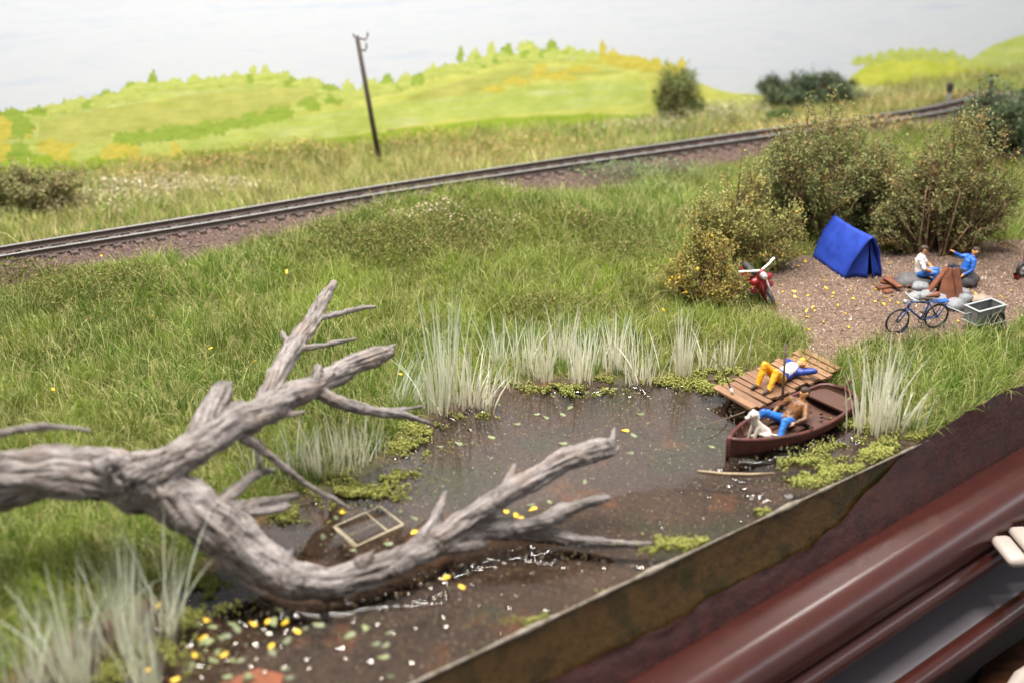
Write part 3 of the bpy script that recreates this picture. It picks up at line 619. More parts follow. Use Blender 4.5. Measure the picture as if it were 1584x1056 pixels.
# ------------------------------------------------------------------ bushes
def bush(name, label, cat, base, rx, ry, h, cols, ntw=260, per=60, leaf=.06, spread=.095, group=None, lobes=6, flat=.5, dots=0):
    o = thing(name, label, cat, group, tuple(base)); st = MB(); P = []; C = []; cols = np.array(cols)
    lob = []
    for i in range(lobes):
        a = i * 2.4 + rng.normal(0, .3); r = math.sqrt((i + .5) / lobes) * rng.uniform(.7, .95); lob.append((math.cos(a) * r * rx, math.sin(a) * r * ry, h * ((.14 if i % 3 == 2 else rng.uniform(.3, .88)) * (1 - .45 * r * r)), rng.uniform(.18, .34)))
    for i in range(ntw):
        lx, ly, lz, lr = lob[rng.integers(0, lobes)]
        d = rng.normal(size=3); d /= np.linalg.norm(d); d[2] = abs(d[2]) * 1.0 - flat * .5 * rng.random()
        q = rng.uniform(.6, 1.15) if rng.random() < .86 else rng.uniform(1.2, 1.75); end = np.array([lx + d[0] * rx * lr * q, ly + d[1] * ry * lr * q, max(.08, lz + d[2] * h * .34 * q)])
        kq = .25 + .35 * rng.random(); st0 = np.array([lx * kq + rng.normal(0, .06), ly * kq + rng.normal(0, .06), .02]); mid = st0 * .45 + end * .55 + np.array([0, 0, .12 * h]) + rng.normal(0, .06, 3) * h
        if i % 2 == 0: st.tube([st0, mid, end + rng.normal(0, .03, 3)], [.035, .022, .012], 3, cap=False)
        t = rng.choice(np.array([.3, .5, .68, .85, 1.0]) + rng.normal(0, .04, 5), per).clip(.2, 1.06); pts = (1 - t[:, None]) ** 2 * st0 + 2 * t[:, None] * (1 - t[:, None]) * mid + t[:, None] ** 2 * end
        pts = pts + rng.normal(0, spread, (per, 3)) * (.25 + .75 * t[:, None]); pts[:, 2] = np.maximum(pts[:, 2], .03)
        P.append(pts); cc = cols[rng.integers(0, len(cols))] * .6 + cols[rng.integers(0, len(cols), per)] * .4; C.append(cc * (.6 + .8 * rng.random((per, 1))))
    P = np.vstack(P); C = np.vstack(C)
    st.build('stems', M['stem'], o, True); leafcloud('foliage', P, C, leaf, None, o)
    return o, P
OL = [(.16, .185, .06), (.2, .225, .08), (.22, .19, .075), (.14, .165, .05), (.29, .19, .07), (.23, .27, .11)]
GOR = [(.27, .27, .085), (.32, .31, .11), (.23, .25, .075), (.46, .30, .08), (.35, .34, .14)]
DG = [(.09, .125, .07), (.12, .16, .085), (.075, .105, .06), (.16, .19, .09)]
MG = [(.22, .27, .09), (.18, .23, .07), (.28, .31, .12), (.26, .23, .10)]
RT = [(.18, .195, .07), (.22, .21, .075), (.21, .225, .085), (.34, .20, .075), (.16, .18, .06), (.26, .25, .11)]
b1, _ = bush('olive_bush', 'tall olive brown bush behind the blue tent', 'bush', ground(1258, 368), 2.8, 1.5, 4.2, OL, 560, 92, .047, group='bushes behind the camp', lobes=16)
b2, _ = bush('rusty_bush', 'tall bush with rusty tips behind the seated figures', 'bush', ground(1452, 388), 2.7, 1.6, 4.6, RT, 600, 92, .047, group='bushes behind the camp', lobes=18)
b3, _ = bush('low_bush', 'low ragged bush in the gap between the two tall camp bushes', 'bush', ground(1352, 366), 1.9, 1.2, 3.3, OL, 380, 84, .046, group='bushes behind the camp', lobes=10)
b4, gp = bush('gorse_bush', 'yellowish gorse bush with yellow blossom beside the red moped', 'bush', ground(1140, 412), 1.8, 1.2, 3.2, GOR, 460, 84, .043, lobes=14)
b5, gp2 = bush('low_gorse_bush', 'low orange tinged gorse bush at the meadow edge below the taller gorse', 'bush', ground(1092, 466), 1.45, .9, 2.1, [(.30, .26, .07), (.40, .26, .06), (.26, .25, .07), (.29, .29, .10)], 260, 70, .04, lobes=10)
bush('dark_bush', 'dark green bush cut by the right edge of the picture', 'bush', ground(1572, 250), 2.6, 1.4, 2.9, DG, 460, 56, .08, lobes=12)
bush('dark_low_bush', 'dark grey green spreading bush in front of the pale sky', 'bush', ground(1250, 164), 3.0, 1.0, 1.45, DG, 360, 52, .075, lobes=12)
bush('round_bush', 'round green bush standing alone behind the track', 'bush', ground(1040, 182), 1.45, 1.0, 2.7, MG, 320, 54, .065, lobes=12)
bush('little_bush', 'small dark green bush at the far side of the rails', 'bush', ground(1205, 204), .8, .6, .9, [(.1, .16, .04), (.12, .17, .05)], 110, 50, .06)
bush('scrub_bush', 'grey brown scrub at the left picture edge behind the rails', 'bush', ground(38, 324), 3.0, 1.0, 1.9, [(.27, .28, .11), (.32, .30, .14), (.36, .28, .15), (.23, .26, .08)], 340, 56, .06, lobes=14)
# blossom on the gorse
for par, pts, nn in ((b4, gp, 26), (b5, gp2, 34)):
    k = pts[rng.choice(len(pts), nn)]; mb0 = MB().ball((0, 0, 0), (.055, .04, .035), 6, 4); f0 = None
    for p in k:
        if f0 is None: f0 = mb0.build('blossom', M['yellow_leaf'], par); f0.location = p
        else: copy_of(f0, par, p, (rng.random() * 3, rng.random() * 3, 0))
# dry stalks that stick out of the camp bushes
for a, b, h0, h1, lab in (((1348, 300), (1324, 240), 1.6, 2.9, 'long pale dry stalk standing up between the camp bushes'), ((1310, 262), (1292, 248), 2.4, 2.7, 'short tan stalk poking out of the olive bush')):
    p0 = at(*a, h0); p1 = at(*b, h1); p0[1] -= .6; p1[1] -= .6
    tag(MB().tube([p0, (p0 + p1) / 2 + np.array([.05, 0, .05]), p1], [.025, .03, .045], 6).build('dry_stalk', M['twig'], None, True), lab, 'stalk', 'dry stalks')

# ------------------------------------------------------------------ telegraph pole, trackside box
pb = ground(587, 250); pt = np.array(on_board(552, 56, 0)); tdir = None
for zt in [pb[2] + 7.0]:
    d = ray(552, 56); t = (pb[1] - .4) / d[1]; pt = np.array([0, 0, CAMH]) + d * t
po = thing('telegraph_pole', 'leaning dark wooden telegraph pole behind the track', 'pole', None, tuple(pb))
ax = (pt - pb); hp = np.linalg.norm(ax); 
child(MB().tube([pb - ax * .02, (pb + pt) / 2, pt], [.115, .10, .085], 10).build('post', M['pole'], None, True), po)
u = ax / hp
for f, s_, in ((.985, .42), (.90, .30)):
    c0 = pb + ax * f
    br = child(MB().tube([c0, c0 + np.array([s_ * .8, -.05, -.06]), c0 + np.array([s_, -.05, .1])], .035, 6).build('bracket', M['pole'], None, True), po)
    child(MB().tube([c0 + np.array([s_, -.05, .08]), c0 + np.array([s_, -.05, .2]), c0 + np.array([s_, -.05, .27])], [.035, .045, .02], 8).build('insulator', M['stone'], None, True), po)
c0 = pb + ax * .985; child(MB().tube([c0 + np.array([-.12, -.1, .05]), c0 + np.array([-.12, -.1, .22])], .035, 8).build('insulator', M['stone'], None, True), po)
p = ground(1466, 160)
bx = thing('trackside_box', 'small black box on a grey foot beside the distant rails', 'box', None, tuple(p))
MB().box((0, 0, .72), (.26, .26, .38)).build('housing', M['black'], bx, bevel=.05); MB().box((0, 0, .25), (.14, .14, .6)).build('foot', M['stone'], bx)

# ------------------------------------------------------------------ fused shapes (tree, figures)
def fuse(chains, voxel, smooth_it=2, seg=10):
    mb = MB()
    for ch in chains: mb.tube(ch[0], ch[1], seg, rnd=True)
    o = mb.build('fuse_tmp', []); r = o.modifiers.new('r', 'REMESH'); r.mode = 'VOXEL'; r.voxel_size = voxel
    if smooth_it: s = o.modifiers.new('s', 'SMOOTH'); s.factor = .5; s.iterations = smooth_it
    dg = bpy.context.evaluated_depsgraph_get(); me = bpy.data.meshes.new_from_object(o.evaluated_get(dg)); om = o.data
    bpy.data.objects.remove(o); bpy.data.meshes.remove(om); return me
def mesh_arrays(me):
    n = len(me.vertices); V = np.empty(n * 3, np.float32); me.vertices.foreach_get('co', V); N = np.empty(n * 3, np.float32); me.vertices.foreach_get('normal', N)
    idx = np.empty(len(me.loops), np.int32); me.loops.foreach_get('vertex_index', idx); return V.reshape(-1, 3).astype(float), N.reshape(-1, 3).astype(float), idx.reshape(-1, 4)
def nearest(V, chains):
    best = np.full(len(V), 1e9); bi = np.zeros(len(V), int); al = np.zeros(len(V)); dr = np.zeros((len(V), 3))
    for ci, ch in enumerate(chains):
        P = [np.asarray(p, float) for p in ch[0]]; rr = ch[1]; off = ci * 7.3
        for i in range(len(P) - 1):
            e = P[i + 1] - P[i]; L = np.linalg.norm(e) + 1e-9; t = np.clip((V - P[i]) @ e / (L * L), 0, 1); q = V - P[i] - t[:, None] * e; d = np.linalg.norm(q, axis=1)
            rad = rr[i] * (1 - t) + rr[i + 1] * t; k = d - rad; b = k < best; best[b] = k[b]; bi[b] = ci; al[b] = off + t[b] * L; dr[b] = q[b] / (d[b][:, None] + 1e-9) * rad[b][:, None]
            off += L
    return bi, al, dr

# ---- fallen tree
def chain(pts): return ([at(p[0], p[1], p[2]) for p in pts], [p[3] for p in pts])
def sm_chain(pts, n=4):
    P, r = chain(pts); r = [q_ * .87 for q_ in r]; Q = catmull([np.append(a, b) for a, b in zip(P, r)], n); return (list(Q[:, :3]), list(np.maximum(Q[:, 3], .02)))
TREE = [('trunk', [(-190, 775, 2.5, .66), (-90, 752, 2.5, .64), (0, 742, 2.5, .62), (110, 730, 2.45, .60), (220, 748, 2.2, .58), (300, 788, 1.7, .60), (365, 838, 1.05, .56), (425, 882, .55, .50), (490, 903, .28, .41), (560, 890, .22, .37), (630, 860, .28, .36), (690, 832, .36, .34), (745, 818, .32, .27), (800, 818, .22, .25), (850, 828, .04, .22), (900, 836, -.06, .17), (950, 840, -.05, .11), (1005, 842, -.07, .09)]),
        ('branch', [(680, 835, .42, .33), (735, 796, .72, .31), (785, 765, 1.0, .29), (835, 733, 1.25, .29), (885, 706, 1.42, .30), (925, 694, 1.5, .27), (940, 690, 1.53, .2)]),
        ('branch', [(800, 815, .34, .2), (845, 806, .48, .19), (872, 790, .6, .18), (905, 778, .7, .14), (940, 770, .78, .09)]),
        ('branch', [(205, 742, 2.45, .48), (262, 716, 2.6, .43), (310, 686, 2.7, .41), (350, 660, 2.75, .40), (395, 640, 2.7, .37), (440, 618, 2.6, .33), (485, 598, 2.55, .31), (530, 574, 2.5, .29), (572, 556, 2.5, .27), (600, 545, 2.5, .2)]),
        ('branch', [(295, 700, 2.65, .38), (318, 655, 2.9, .33), (336, 620, 3.05, .29), (345, 604, 3.1, .22)]),
        ('branch', [(405, 632, 2.65, .26), (425, 585, 2.75, .25), (452, 540, 2.85, .25), (478, 503, 2.95, .23), (498, 468, 3.05, .19), (517, 438, 3.1, .10)]),
        ('twig', [(488, 494, 2.95, .10), (520, 487, 2.95, .085), (550, 479, 2.95, .075), (580, 474, 2.95, .06)]),
        ('twig', [(470, 538, 2.85, .09), (500, 534, 2.8, .07), (525, 529, 2.8, .06), (549, 524, 2.8, .05)]),
        ('branch', [(490, 604, 2.45, .22), (525, 622, 2.25, .17), (570, 634, 1.95, .14), (615, 640, 1.7, .12), (645, 648, 1.45, .08), (672, 657, 1.2, .035)]),
        ('twig', [(595, 637, 1.8, .09), (630, 632, 1.7, .06), (652, 628, 1.65, .04)]),
        ('twig', [(375, 672, 2.5, .15), (400, 690, 2.2, .12), (440, 722, 1.75, .095), (480, 752, 1.3, .08), (515, 770, 1.0, .065), (541, 786, .7, .05)]),
        ('branch', [(335, 782, 1.7, .2), (368, 755, 1.65, .15), (395, 733, 1.6, .12), (422, 726, 1.55, .08)]),
        ('twig', [(398, 735, 1.6, .09), (402, 715, 1.7, .07), (396, 698, 1.75, .04)]),
        ('branch', [(360, 792, 1.5, .2), (395, 778, 1.3, .14), (430, 774, 1.15, .12), (458, 767, 1.05, .11)]),
        ('twig', [(375, 795, 1.35, .12), (420, 790, 1.1, .09), (448, 782, 1.0, .06)]),
        ('twig', [(-190, 730, 2.9, .16), (-70, 690, 3.15, .13), (0, 670, 3.25, .11), (60, 660, 3.3, .09), (105, 661, 3.28, .06), (140, 665, 3.25, .035)]),
        ('stub', [(768, 775, 1.0, .17), (785, 748, 1.15, .13), (796, 718, 1.3, .05)]),
        ('stub', [(930, 695, 1.5, .14), (945, 682, 1.6, .1), (950, 662, 1.72, .03)]),
        ('stub', [(655, 835, .5, .2), (675, 800, .6, .15), (688, 762, .75, .07)]),
        ('stub', [(485, 598, 2.6, .17), (490, 580, 2.78, .15), (493, 570, 2.85, .12)]),
        ('stub', [(498, 590, 2.65, .1), (515, 575, 2.75, .06)]),
        ('stub', [(345, 640, 2.85, .14), (362, 628, 2.9, .11), (372, 622, 2.95, .07)]),
        ('stub', [(430, 640, 2.45, .12), (455, 640, 2.4, .07), (472, 636, 2.4, .04)]),
        ('stub', [(610, 880, .3, .2), (660, 850, .3, .2), (715, 845, .22, .17), (745, 842, .12, .1)]),
        ('stub', [(340, 615, 3.05, .16), (352, 600, 3.15, .10), (358, 590, 3.2, .03)]), ('stub', [(328, 625, 3.0, .14), (334, 605, 3.12, .09), (336, 594, 3.18, .03)]),
        ('stub', [(920, 700, 1.45, .16), (945, 700, 1.45, .11), (958, 690, 1.5, .04)]), ('stub', [(590, 548, 2.5, .15), (606, 536, 2.55, .07), (612, 532, 2.56, .03)]),
        ('stub', [(430, 885, .6, .3), (445, 862, .85, .12), (452, 850, .95, .05)]), ('stub', [(560, 872, .5, .2), (572, 858, .65, .09), (578, 850, .72, .04)]), ('stub', [(262, 770, 2.2, .3), (282, 800, 1.85, .25), (300, 815, 1.7, .1)]), ('stub', [(455, 545, 2.8, .16), (440, 522, 2.95, .08), (436, 512, 3.0, .03)]),
        ('stub', [(150, 722, 2.9, .2), (175, 712, 2.95, .15), (200, 730, 2.6, .3)])]
ch = []
for nm, pts in TREE: ch.append(sm_chain(pts) if len(pts) > 2 else chain(pts))
me = fuse(ch, .032, 1, 16); V, N, F = mesh_arrays(me); bi, al, dr = nearest(V, ch)
disp = np.empty(len(V))
for i in range(len(V)):
    d = dr[i]; a = al[i]; nn = d / (np.linalg.norm(d) + 1e-9); r_ = float(np.linalg.norm(d))
    g1 = mnoise.noise(Vector((nn[0] * 2.6 + a * .9, nn[1] * 2.6, nn[2] * 2.6 + a * 1.1))); g2 = mnoise.noise(Vector((nn[0] * 6 + 5, nn[1] * 6 + a * 1.1, nn[2] * 6 + a * .9)))
    g3 = mnoise.noise(Vector(V[i] * 1.9)); g4 = mnoise.noise(Vector(V[i] * 5.5 + 3))
    g5 = mnoise.noise(Vector(V[i] * 11)); g6 = mnoise.noise(Vector((nn[0] * 2.2, nn[1] * 2.2 + 7, nn[2] * 2.2 + a * .18)))
    disp[i] = min(r_, .5) * (.15 * g1 - .26 * max(0, g2 - .2) + .32 * g3 - .6 * max(0, g6 - .3)) + .028 * g4 + .012 * g5
V2 = V + N * disp[:, None]
# broken, ragged ends: pull the last bit of each limb in by noise
m, nt, b = new_mat('driftwood')
a1 = nt.nodes.new('ShaderNodeAttribute'); a1.attribute_name = 'grain'; a2 = nt.nodes.new('ShaderNodeAttribute'); a2.attribute_name = 'along'
n1 = nt.nodes.new('ShaderNodeTexNoise'); n1.noise_dimensions = '4D'; n1.inputs['Scale'].default_value = 6.5; n1.inputs['Detail'].default_value = 6; n1.inputs['Roughness'].default_value = .7
mu = nt.nodes.new('ShaderNodeMath'); mu.operation = 'MULTIPLY'; mu.inputs[1].default_value = .30; nt.links.new(a2.outputs['Fac'], mu.inputs[0]); nt.links.new(mu.outputs[0], n1.inputs['W']); nt.links.new(a1.outputs['Vector'], n1.inputs['Vector'])
c = ramp(nt, n1.outputs[0], [(.28, (.045, .038, .035)), (.40, (.14, .12, .112)), (.52, (.26, .23, .217)), (.72, (.43, .39, .37))])
n2 = nt.nodes.new('ShaderNodeTexNoise'); n2.noise_dimensions = '4D'; n2.inputs['Scale'].default_value = 20; n2.inputs['Detail'].default_value = 5; n2.inputs['Roughness'].default_value = .65
mu2 = nt.nodes.new('ShaderNodeMath'); mu2.operation = 'MULTIPLY'; mu2.inputs[1].default_value = .10; nt.links.new(a2.outputs['Fac'], mu2.inputs[0]); nt.links.new(mu2.outputs[0], n2.inputs['W']); nt.links.new(a1.outputs['Vector'], n2.inputs['Vector'])
c = mixc(nt, 1.0, c, ramp(nt, n2.outputs[0], [(.34, (.30, .27, .26)), (.44, (.85, .84, .83)), (.62, (1.12, 1.1, 1.08))]), 'MULTIPLY')
n3 = nt.nodes.new('ShaderNodeTexNoise'); n3.noise_dimensions = '4D'; n3.inputs['Scale'].default_value = 3.2; n3.inputs['Detail'].default_value = 3; n3.inputs['Distortion'].default_value = .4
mu3 = nt.nodes.new('ShaderNodeMath'); mu3.operation = 'MULTIPLY'; mu3.inputs[1].default_value = .12; nt.links.new(a2.outputs['Fac'], mu3.inputs[0]); nt.links.new(mu3.outputs[0], n3.inputs['W']); nt.links.new(a1.outputs['Vector'], n3.inputs['Vector'])
ck = ramp(nt, n3.outputs[0], [(.455, (1, 1, 1)), (.482, (.16, .14, .13)), (.50, (.16, .14, .13)), (.53, (1, 1, 1))])
c = mixc(nt, ramp(nt, nz(nt, coords(nt), 1.7, 3), [(.42, (0, 0, 0)), (.55, (1, 1, 1))]), c, mixc(nt, 1.0, c, ck, 'MULTIPLY'))
c = mixc(nt, ramp(nt, nz(nt, coords(nt), .8, 4), [(.48, (0, 0, 0)), (.62, (.55, .55, .55))]), c, mixc(nt, 1.0, c, (.5, .47, .40), 'MULTIPLY'))
c = mixc(nt, ramp(nt, nz(nt, coords(nt), 1.1, 4), [(.5, (0, 0, 0)), (.75, (.5, .5, .5))]), c, (.21, .145, .11))
nt.links.new(c, b.inputs['Base Color']); b.inputs['Roughness'].default_value = .75; b.inputs['Specular IOR Level'].default_value = .3
bp1 = bump(nt, n1.outputs[0], b, .55, .06); bp2 = nt.nodes.new('ShaderNodeBump'); bp2.inputs['Strength'].default_value = .6; bp2.inputs['Distance'].default_value = .025; nt.links.new(n2.outputs[0], bp2.inputs['Height']); nt.links.new(bp1.outputs[0], bp2.inputs['Normal']); nt.links.new(bp2.outputs[0], b.inputs['Normal']); M['drift'] = m
tree = thing('fallen_tree', 'big grey fallen dead tree lying across the pond corner', 'tree', None, tuple(at(490, 920, 0)))
fb = bi[F[:, 0]]; fn = np.zeros_like(V2)
for _pass in range(3):
    for ci in range(len(TREE)):
        ids = np.nonzero(fb == ci)[0]
        if not len(ids): continue
        par = {}
        def find(a):
            while par.setdefault(a, a) != a: par[a] = par[par[a]]; a = par[a]
            return a
        for f_ in F[ids]:
            r0 = find(int(f_[0]))
            for q_ in f_[1:]:
                r1 = find(int(q_))
                if r1 != r0: par[r1] = r0
        roots = np.array([find(int(v_)) for v_ in F[ids][:, 0]]); ur, cnt = np.unique(roots, return_counts=True)
        if len(ur) < 2: continue
        big = ur[cnt.argmax()]; bad = ids[roots != big]; vs_ = np.zeros(len(V2), bool); vs_[F[bad].ravel()] = True
        nb = np.nonzero(vs_[F].any(1) & (fb != ci))[0]
        if len(nb): fb[bad] = np.bincount(fb[nb]).argmax()
for k in range(4):
    a, b_, c_ = V2[F[:, k]], V2[F[:, (k + 1) % 4]], V2[F[:, (k + 3) % 4]]; np.add.at(fn, F[:, k], np.cross(b_ - a, c_ - a))
fn /= np.linalg.norm(fn, axis=1)[:, None] + 1e-12
for ci, (nm, _) in enumerate(TREE):
    sel = F[fb == ci]
    if not len(sel): continue
    us = np.unique(sel); rm = np.full(len(V2), -1); rm[us] = np.arange(len(us))
    o = np_mesh(nm, V2[us], np.full(len(sel), 4), rm[sel].ravel(), M['drift'], None, None, True); ms = o.data
    at_ = ms.attributes.new('grain', 'FLOAT_VECTOR', 'POINT'); at_.data.foreach_set('vector', (dr[us] / (np.linalg.norm(dr[us], axis=1)[:, None] + 1e-9) * np.minimum(1, np.linalg.norm(dr[us], axis=1)[:, None] * 2 + .25)).astype(np.float32).ravel())
    at_ = ms.attributes.new('along', 'FLOAT', 'POINT'); at_.data.foreach_set('value', al[us].astype(np.float32))
    ms.normals_split_custom_set_from_vertices([tuple(v_) for v_ in fn[us]]); child(o, tree)
bpy.data.meshes.remove(me)

# ------------------------------------------------------------------ figures
def person(label, J, cl, loc, rz, tilt=(0, 0), hairlong=False, group=None, cat='person', face=(1, 0, 0)):
    """J: joints in metres, facing +x; cl: material per body region"""
    o = thing('person', label, cat, group, tuple(loc), rz); o.scale = (1.12,) * 3; o.rotation_euler = (tilt[0], tilt[1], rz)
    J = {k: np.array(v, float) for k, v in J.items()}; ch = []
    A = lambda pts, rad, t: ch.append(([np.asarray(p, float) for p in pts], list(rad), t))
    pe, cs, nk, hd = J['pelvis'], J['chest'], J['neck'], J['head']
    A([pe, (pe * .55 + cs * .45), cs, nk * .7 + cs * .3], [.17, .165, .185, .10], 'top')
    A([J['shL'], cs * .3 + (J['shL'] + J['shR']) * .35, J['shR']], [.09, .14, .09], 'top')
    A([J['hpL'], pe, J['hpR']], [.10, .13, .10], 'leg')
    A([nk, hd - (hd - nk) * .3], [.052, .052], 'skin')
    up = hd - nk; up /= np.linalg.norm(up); fw = np.array(face, float); fw -= up * (fw @ up); fw /= np.linalg.norm(fw); sd_ = np.cross(up, fw)
    A([hd - up * .035 + fw * .015, hd + up * .045], [.088, .098], 'skin'); A([hd - up * .08 + fw * .04, hd - up * .06 + fw * .055], [.05, .05], 'skin')
    A([hd + fw * .095 + up * .02, hd + fw * .118 - up * .015], [.012, .019], 'skin')
    for s_ in (-1, 1):
        A([hd + sd_ * s_ * .095 - up * .01, hd + sd_ * s_ * .1 + up * .03], [.018, .022], 'skin')
        A([hd + fw * .094 + sd_ * s_ * .035 + up * .025, hd + fw * .094 + sd_ * s_ * .042 + up * .025], [.012, .012], 'eye')
    A([hd + fw * .088 - up * .055 - sd_ * .02, hd + fw * .088 - up * .055 + sd_ * .02], [.010, .010], 'lip')
    for s_ in 'LR':
        sh, el, wr = J['sh' + s_], J['el' + s_], J['wr' + s_]; sp_ = cl.get('sleeve', 1.0)
        A([sh, sh * .5 + el * .5, el], [.085, .075, .064], 'top'); A([el, (el + wr) / 2, wr], [.06, .054, .04], 'top' if sp_ > .9 else 'skin')
        fd = wr - el; fd /= np.linalg.norm(fd); cu = J.get('curl' + s_, np.array([0, 0, -1.])); lt = np.cross(fd, cu); lt /= np.linalg.norm(lt) + 1e-9; cu = np.cross(lt, fd)
        A([wr, wr + fd * .05], [.033, .04], 'skin')
        for k in range(4):
            b0 = wr + fd * .08 + lt * (k - 1.5) * .022; ln = (.07, .08, .075, .055)[k]
            A([b0 - fd * .02, b0 + fd * ln * .55, b0 + fd * ln * .85 + cu * ln * .4], [.012, .011, .009], 'skin')
        A([wr + fd * .02 - lt * .035, wr + fd * .06 - lt * .06, wr + fd * .085 - lt * .055 + cu * .02], [.014, .012, .01], 'skin')
        hp, kn, an = J['hp' + s_], J['kn' + s_], J['an' + s_]; toe = J['toe' + s_]
        A([hp, (hp + kn) / 2, kn], [.12, .105, .085], 'leg'); A([kn, (kn + an) / 2, an], [.082, .075, .06], 'leg'); A([an + (an - toe) * .15, an * .4 + toe * .6, toe], [.05, .045, .038], 'shoe')
    me = fuse(ch, .016, 4, 10); V, N, F = mesh_arrays(me); bi, _, _ = nearest(V, ch)
    keys = ['top', 'leg', 'skin', 'shoe', 'eye', 'lip']; mats = [cl['top'], cl['leg'], M['skin'], cl.get('shoe', M['shoe']), M['eye'], M['brown_plank']]
    cz = np.array([(mnoise.noise(Vector(p_ * 13)) * .010 + mnoise.noise(Vector(p_ * 27)) * .006) if ch[b_][2] in ('top', 'leg') else 0 for p_, b_ in zip(V, bi)]); me.vertices.foreach_set('co', (V + N * cz[:, None]).astype(np.float32).ravel())
    me.polygons.foreach_set('material_index', [keys.index(ch[bi[f[0]]][2]) for f in F]); me.polygons.foreach_set('use_smooth', [True] * len(F))
    for q_ in mats: me.materials.append(q_)
    me.name = 'body'; bo = bpy.data.objects.new('body', me); COL.objects.link(bo); bo.parent = o
    hc = [([hd + up * .05 - fw * .03, hd + up * .06 + fw * .02], [.102, .095]), ([hd - fw * .05 + up * .02, hd - fw * .045 - up * .03], [.088, .075])]
    if hairlong: hc += [([hd - fw * .06 + sd_ * s_ * .06, hd - fw * .06 + sd_ * s_ * .07 - up * .14], [.065, .05]) for s_ in (-1, 1)]
    hm = fuse(hc, .018, 1, 10); hm.materials.append(cl.get('hair', M['hair'])); hm.polygons.foreach_set('use_smooth', [True] * len(hm.polygons))
    ho = bpy.data.objects.new('hair', hm); COL.objects.link(ho); ho.parent = o
    if cl.get('bib'):
        bm_ = fuse([([pe + (cs - pe) * .35 + np.array(cl['bibdir']) * .04, cs + np.array(cl['bibdir']) * .06], [.158, .165])], .03, 1); bm_.materials.append(cl['bib']); bm_.polygons.foreach_set('use_smooth', [True] * len(bm_.polygons))
        so = bpy.data.objects.new('shirt', bm_); COL.objects.link(so); so.parent = o
    return o
SIT = dict(pelvis=(0, 0, .12), chest=(-.02, 0, .50), neck=(0, 0, .66), head=(.03, 0, .82), shL=(-.02, .19, .58), shR=(-.02, -.19, .58), elL=(.12, .27, .34), elR=(.12, -.27, .34), wrL=(.33, .16, .24), wrR=(.33, -.16, .24),
           hpL=(.02, .1, .1), hpR=(.02, -.1, .1), knL=(.46, .14, .20), knR=(.46, -.12, .20), anL=(.50, .14, -.20), anR=(.46, -.12, -.20), toeL=(.66, .15, -.24), toeR=(.62, -.13, -.24))
def pose(**k): d = dict(SIT); d.update(k); return d
# rocks they sit on
def rock(name, label, px, py, r, mat, cat='stone', group=None, seed=0, rz=0, dz=0):
    p = ground(px, py); o = MB().ball((0, 0, r[2] * .55), r, 14, 9, lump=.22, seed=seed).build(name, M[mat], None, True); o.location = (p[0], p[1], p[2] + dz); o.rotation_euler = (0, 0, rz); return tag(o, label, cat, group)
rock('seat_rock', 'flat dark rock under the figure in the white shirt', 1414, 440, (.62, .42, .24), 'rock', seed=1)
rock('seat_rock', 'dark rock under the figure in the blue jacket', 1492, 441, (.42, .36, .26), 'rock', seed=4, rz=.5)
rock('flat_stone', 'flat tan stone lying behind the grey trailer', 1517, 466, (.42, .25, .12), 'tan_stone', seed=6, rz=.3)
p1 = ground(1414, 440); p2 = ground(1490, 441)
SCALE = 1.02
person('seated person in white shirt and blue trousers on a rock', pose(), dict(top=M['shirt_white'], leg=M['jeans'], sleeve=.5), (p1[0] + .12, p1[1] - .02, p1[2] + .30), R(-22), face=(1, .1, .1)).scale = (1.02,) * 3
person('seated person in blue jacket leaning back with one hand raised', pose(chest=(-.12, 0, .44), neck=(-.2, 0, .58), head=(-.25, 0, .74), shL=(-.14, .19, .52), shR=(-.14, -.19, .52), elR=(.08, -.3, .50), wrR=(.26, -.32, .62), elL=(-.08, .3, .26), wrL=(.14, .27, .12),
       knL=(.42, .16, .24), knR=(.42, -.1, .28)), dict(top=M['jacket_blue'], leg=M['dark_cloth']), (p2[0] - .02, p2[1], p2[2] + .34), R(188), hairlong=True, face=(1, 0, .9)).scale = (1.0,) * 3

# ------------------------------------------------------------------ campfire and firewood
def plank_between(name, a, b, w_, t_, mat, parent=None, roll=0):
    a, b = np.asarray(a, float), np.asarray(b, float); X = b - a; L = np.linalg.norm(X); X /= L; Y = np.cross(np.array([0, 0, 1.]), X)
    Y = Y / np.linalg.norm(Y) if np.linalg.norm(Y) > 1e-3 else np.array([0, 1., 0]); Z = np.cross(X, Y); Y2 = Y * math.cos(roll) + Z * math.sin(roll); Z2 = np.cross(X, Y2)
    return MB().box((a + b) / 2, (L, w_, t_), (X, Y2, Z2), jit=.008).build(name, mat, parent)
fc = ground(1462, 462)
for i, (px, py, rr) in enumerate([(1424, 449, .27), (1416, 462, .22), (1434, 463, .26), (1452, 466, .27), (1487, 457, .25), (1490, 467, .28), (1478, 478, .33)]):
    rock('fire_stone', ['pale stone at the left back of the campfire ring', 'low stone leftmost in the campfire ring', 'second stone from the left in the campfire ring', 'stone behind the bicycle saddle in the campfire ring', 'stone at the right back of the campfire ring', 'rounded stone rightmost in the campfire ring', 'large stone at the front of the campfire ring by the drawbar'][i],
         px, py, (rr, rr * .8, rr * .62), 'stone', 'stone', 'campfire ring stones', 10 + i, rng.random() * 3)
cf = thing('campfire', 'tepee of brown planks in the ring of grey stones', 'campfire', None, tuple(fc))
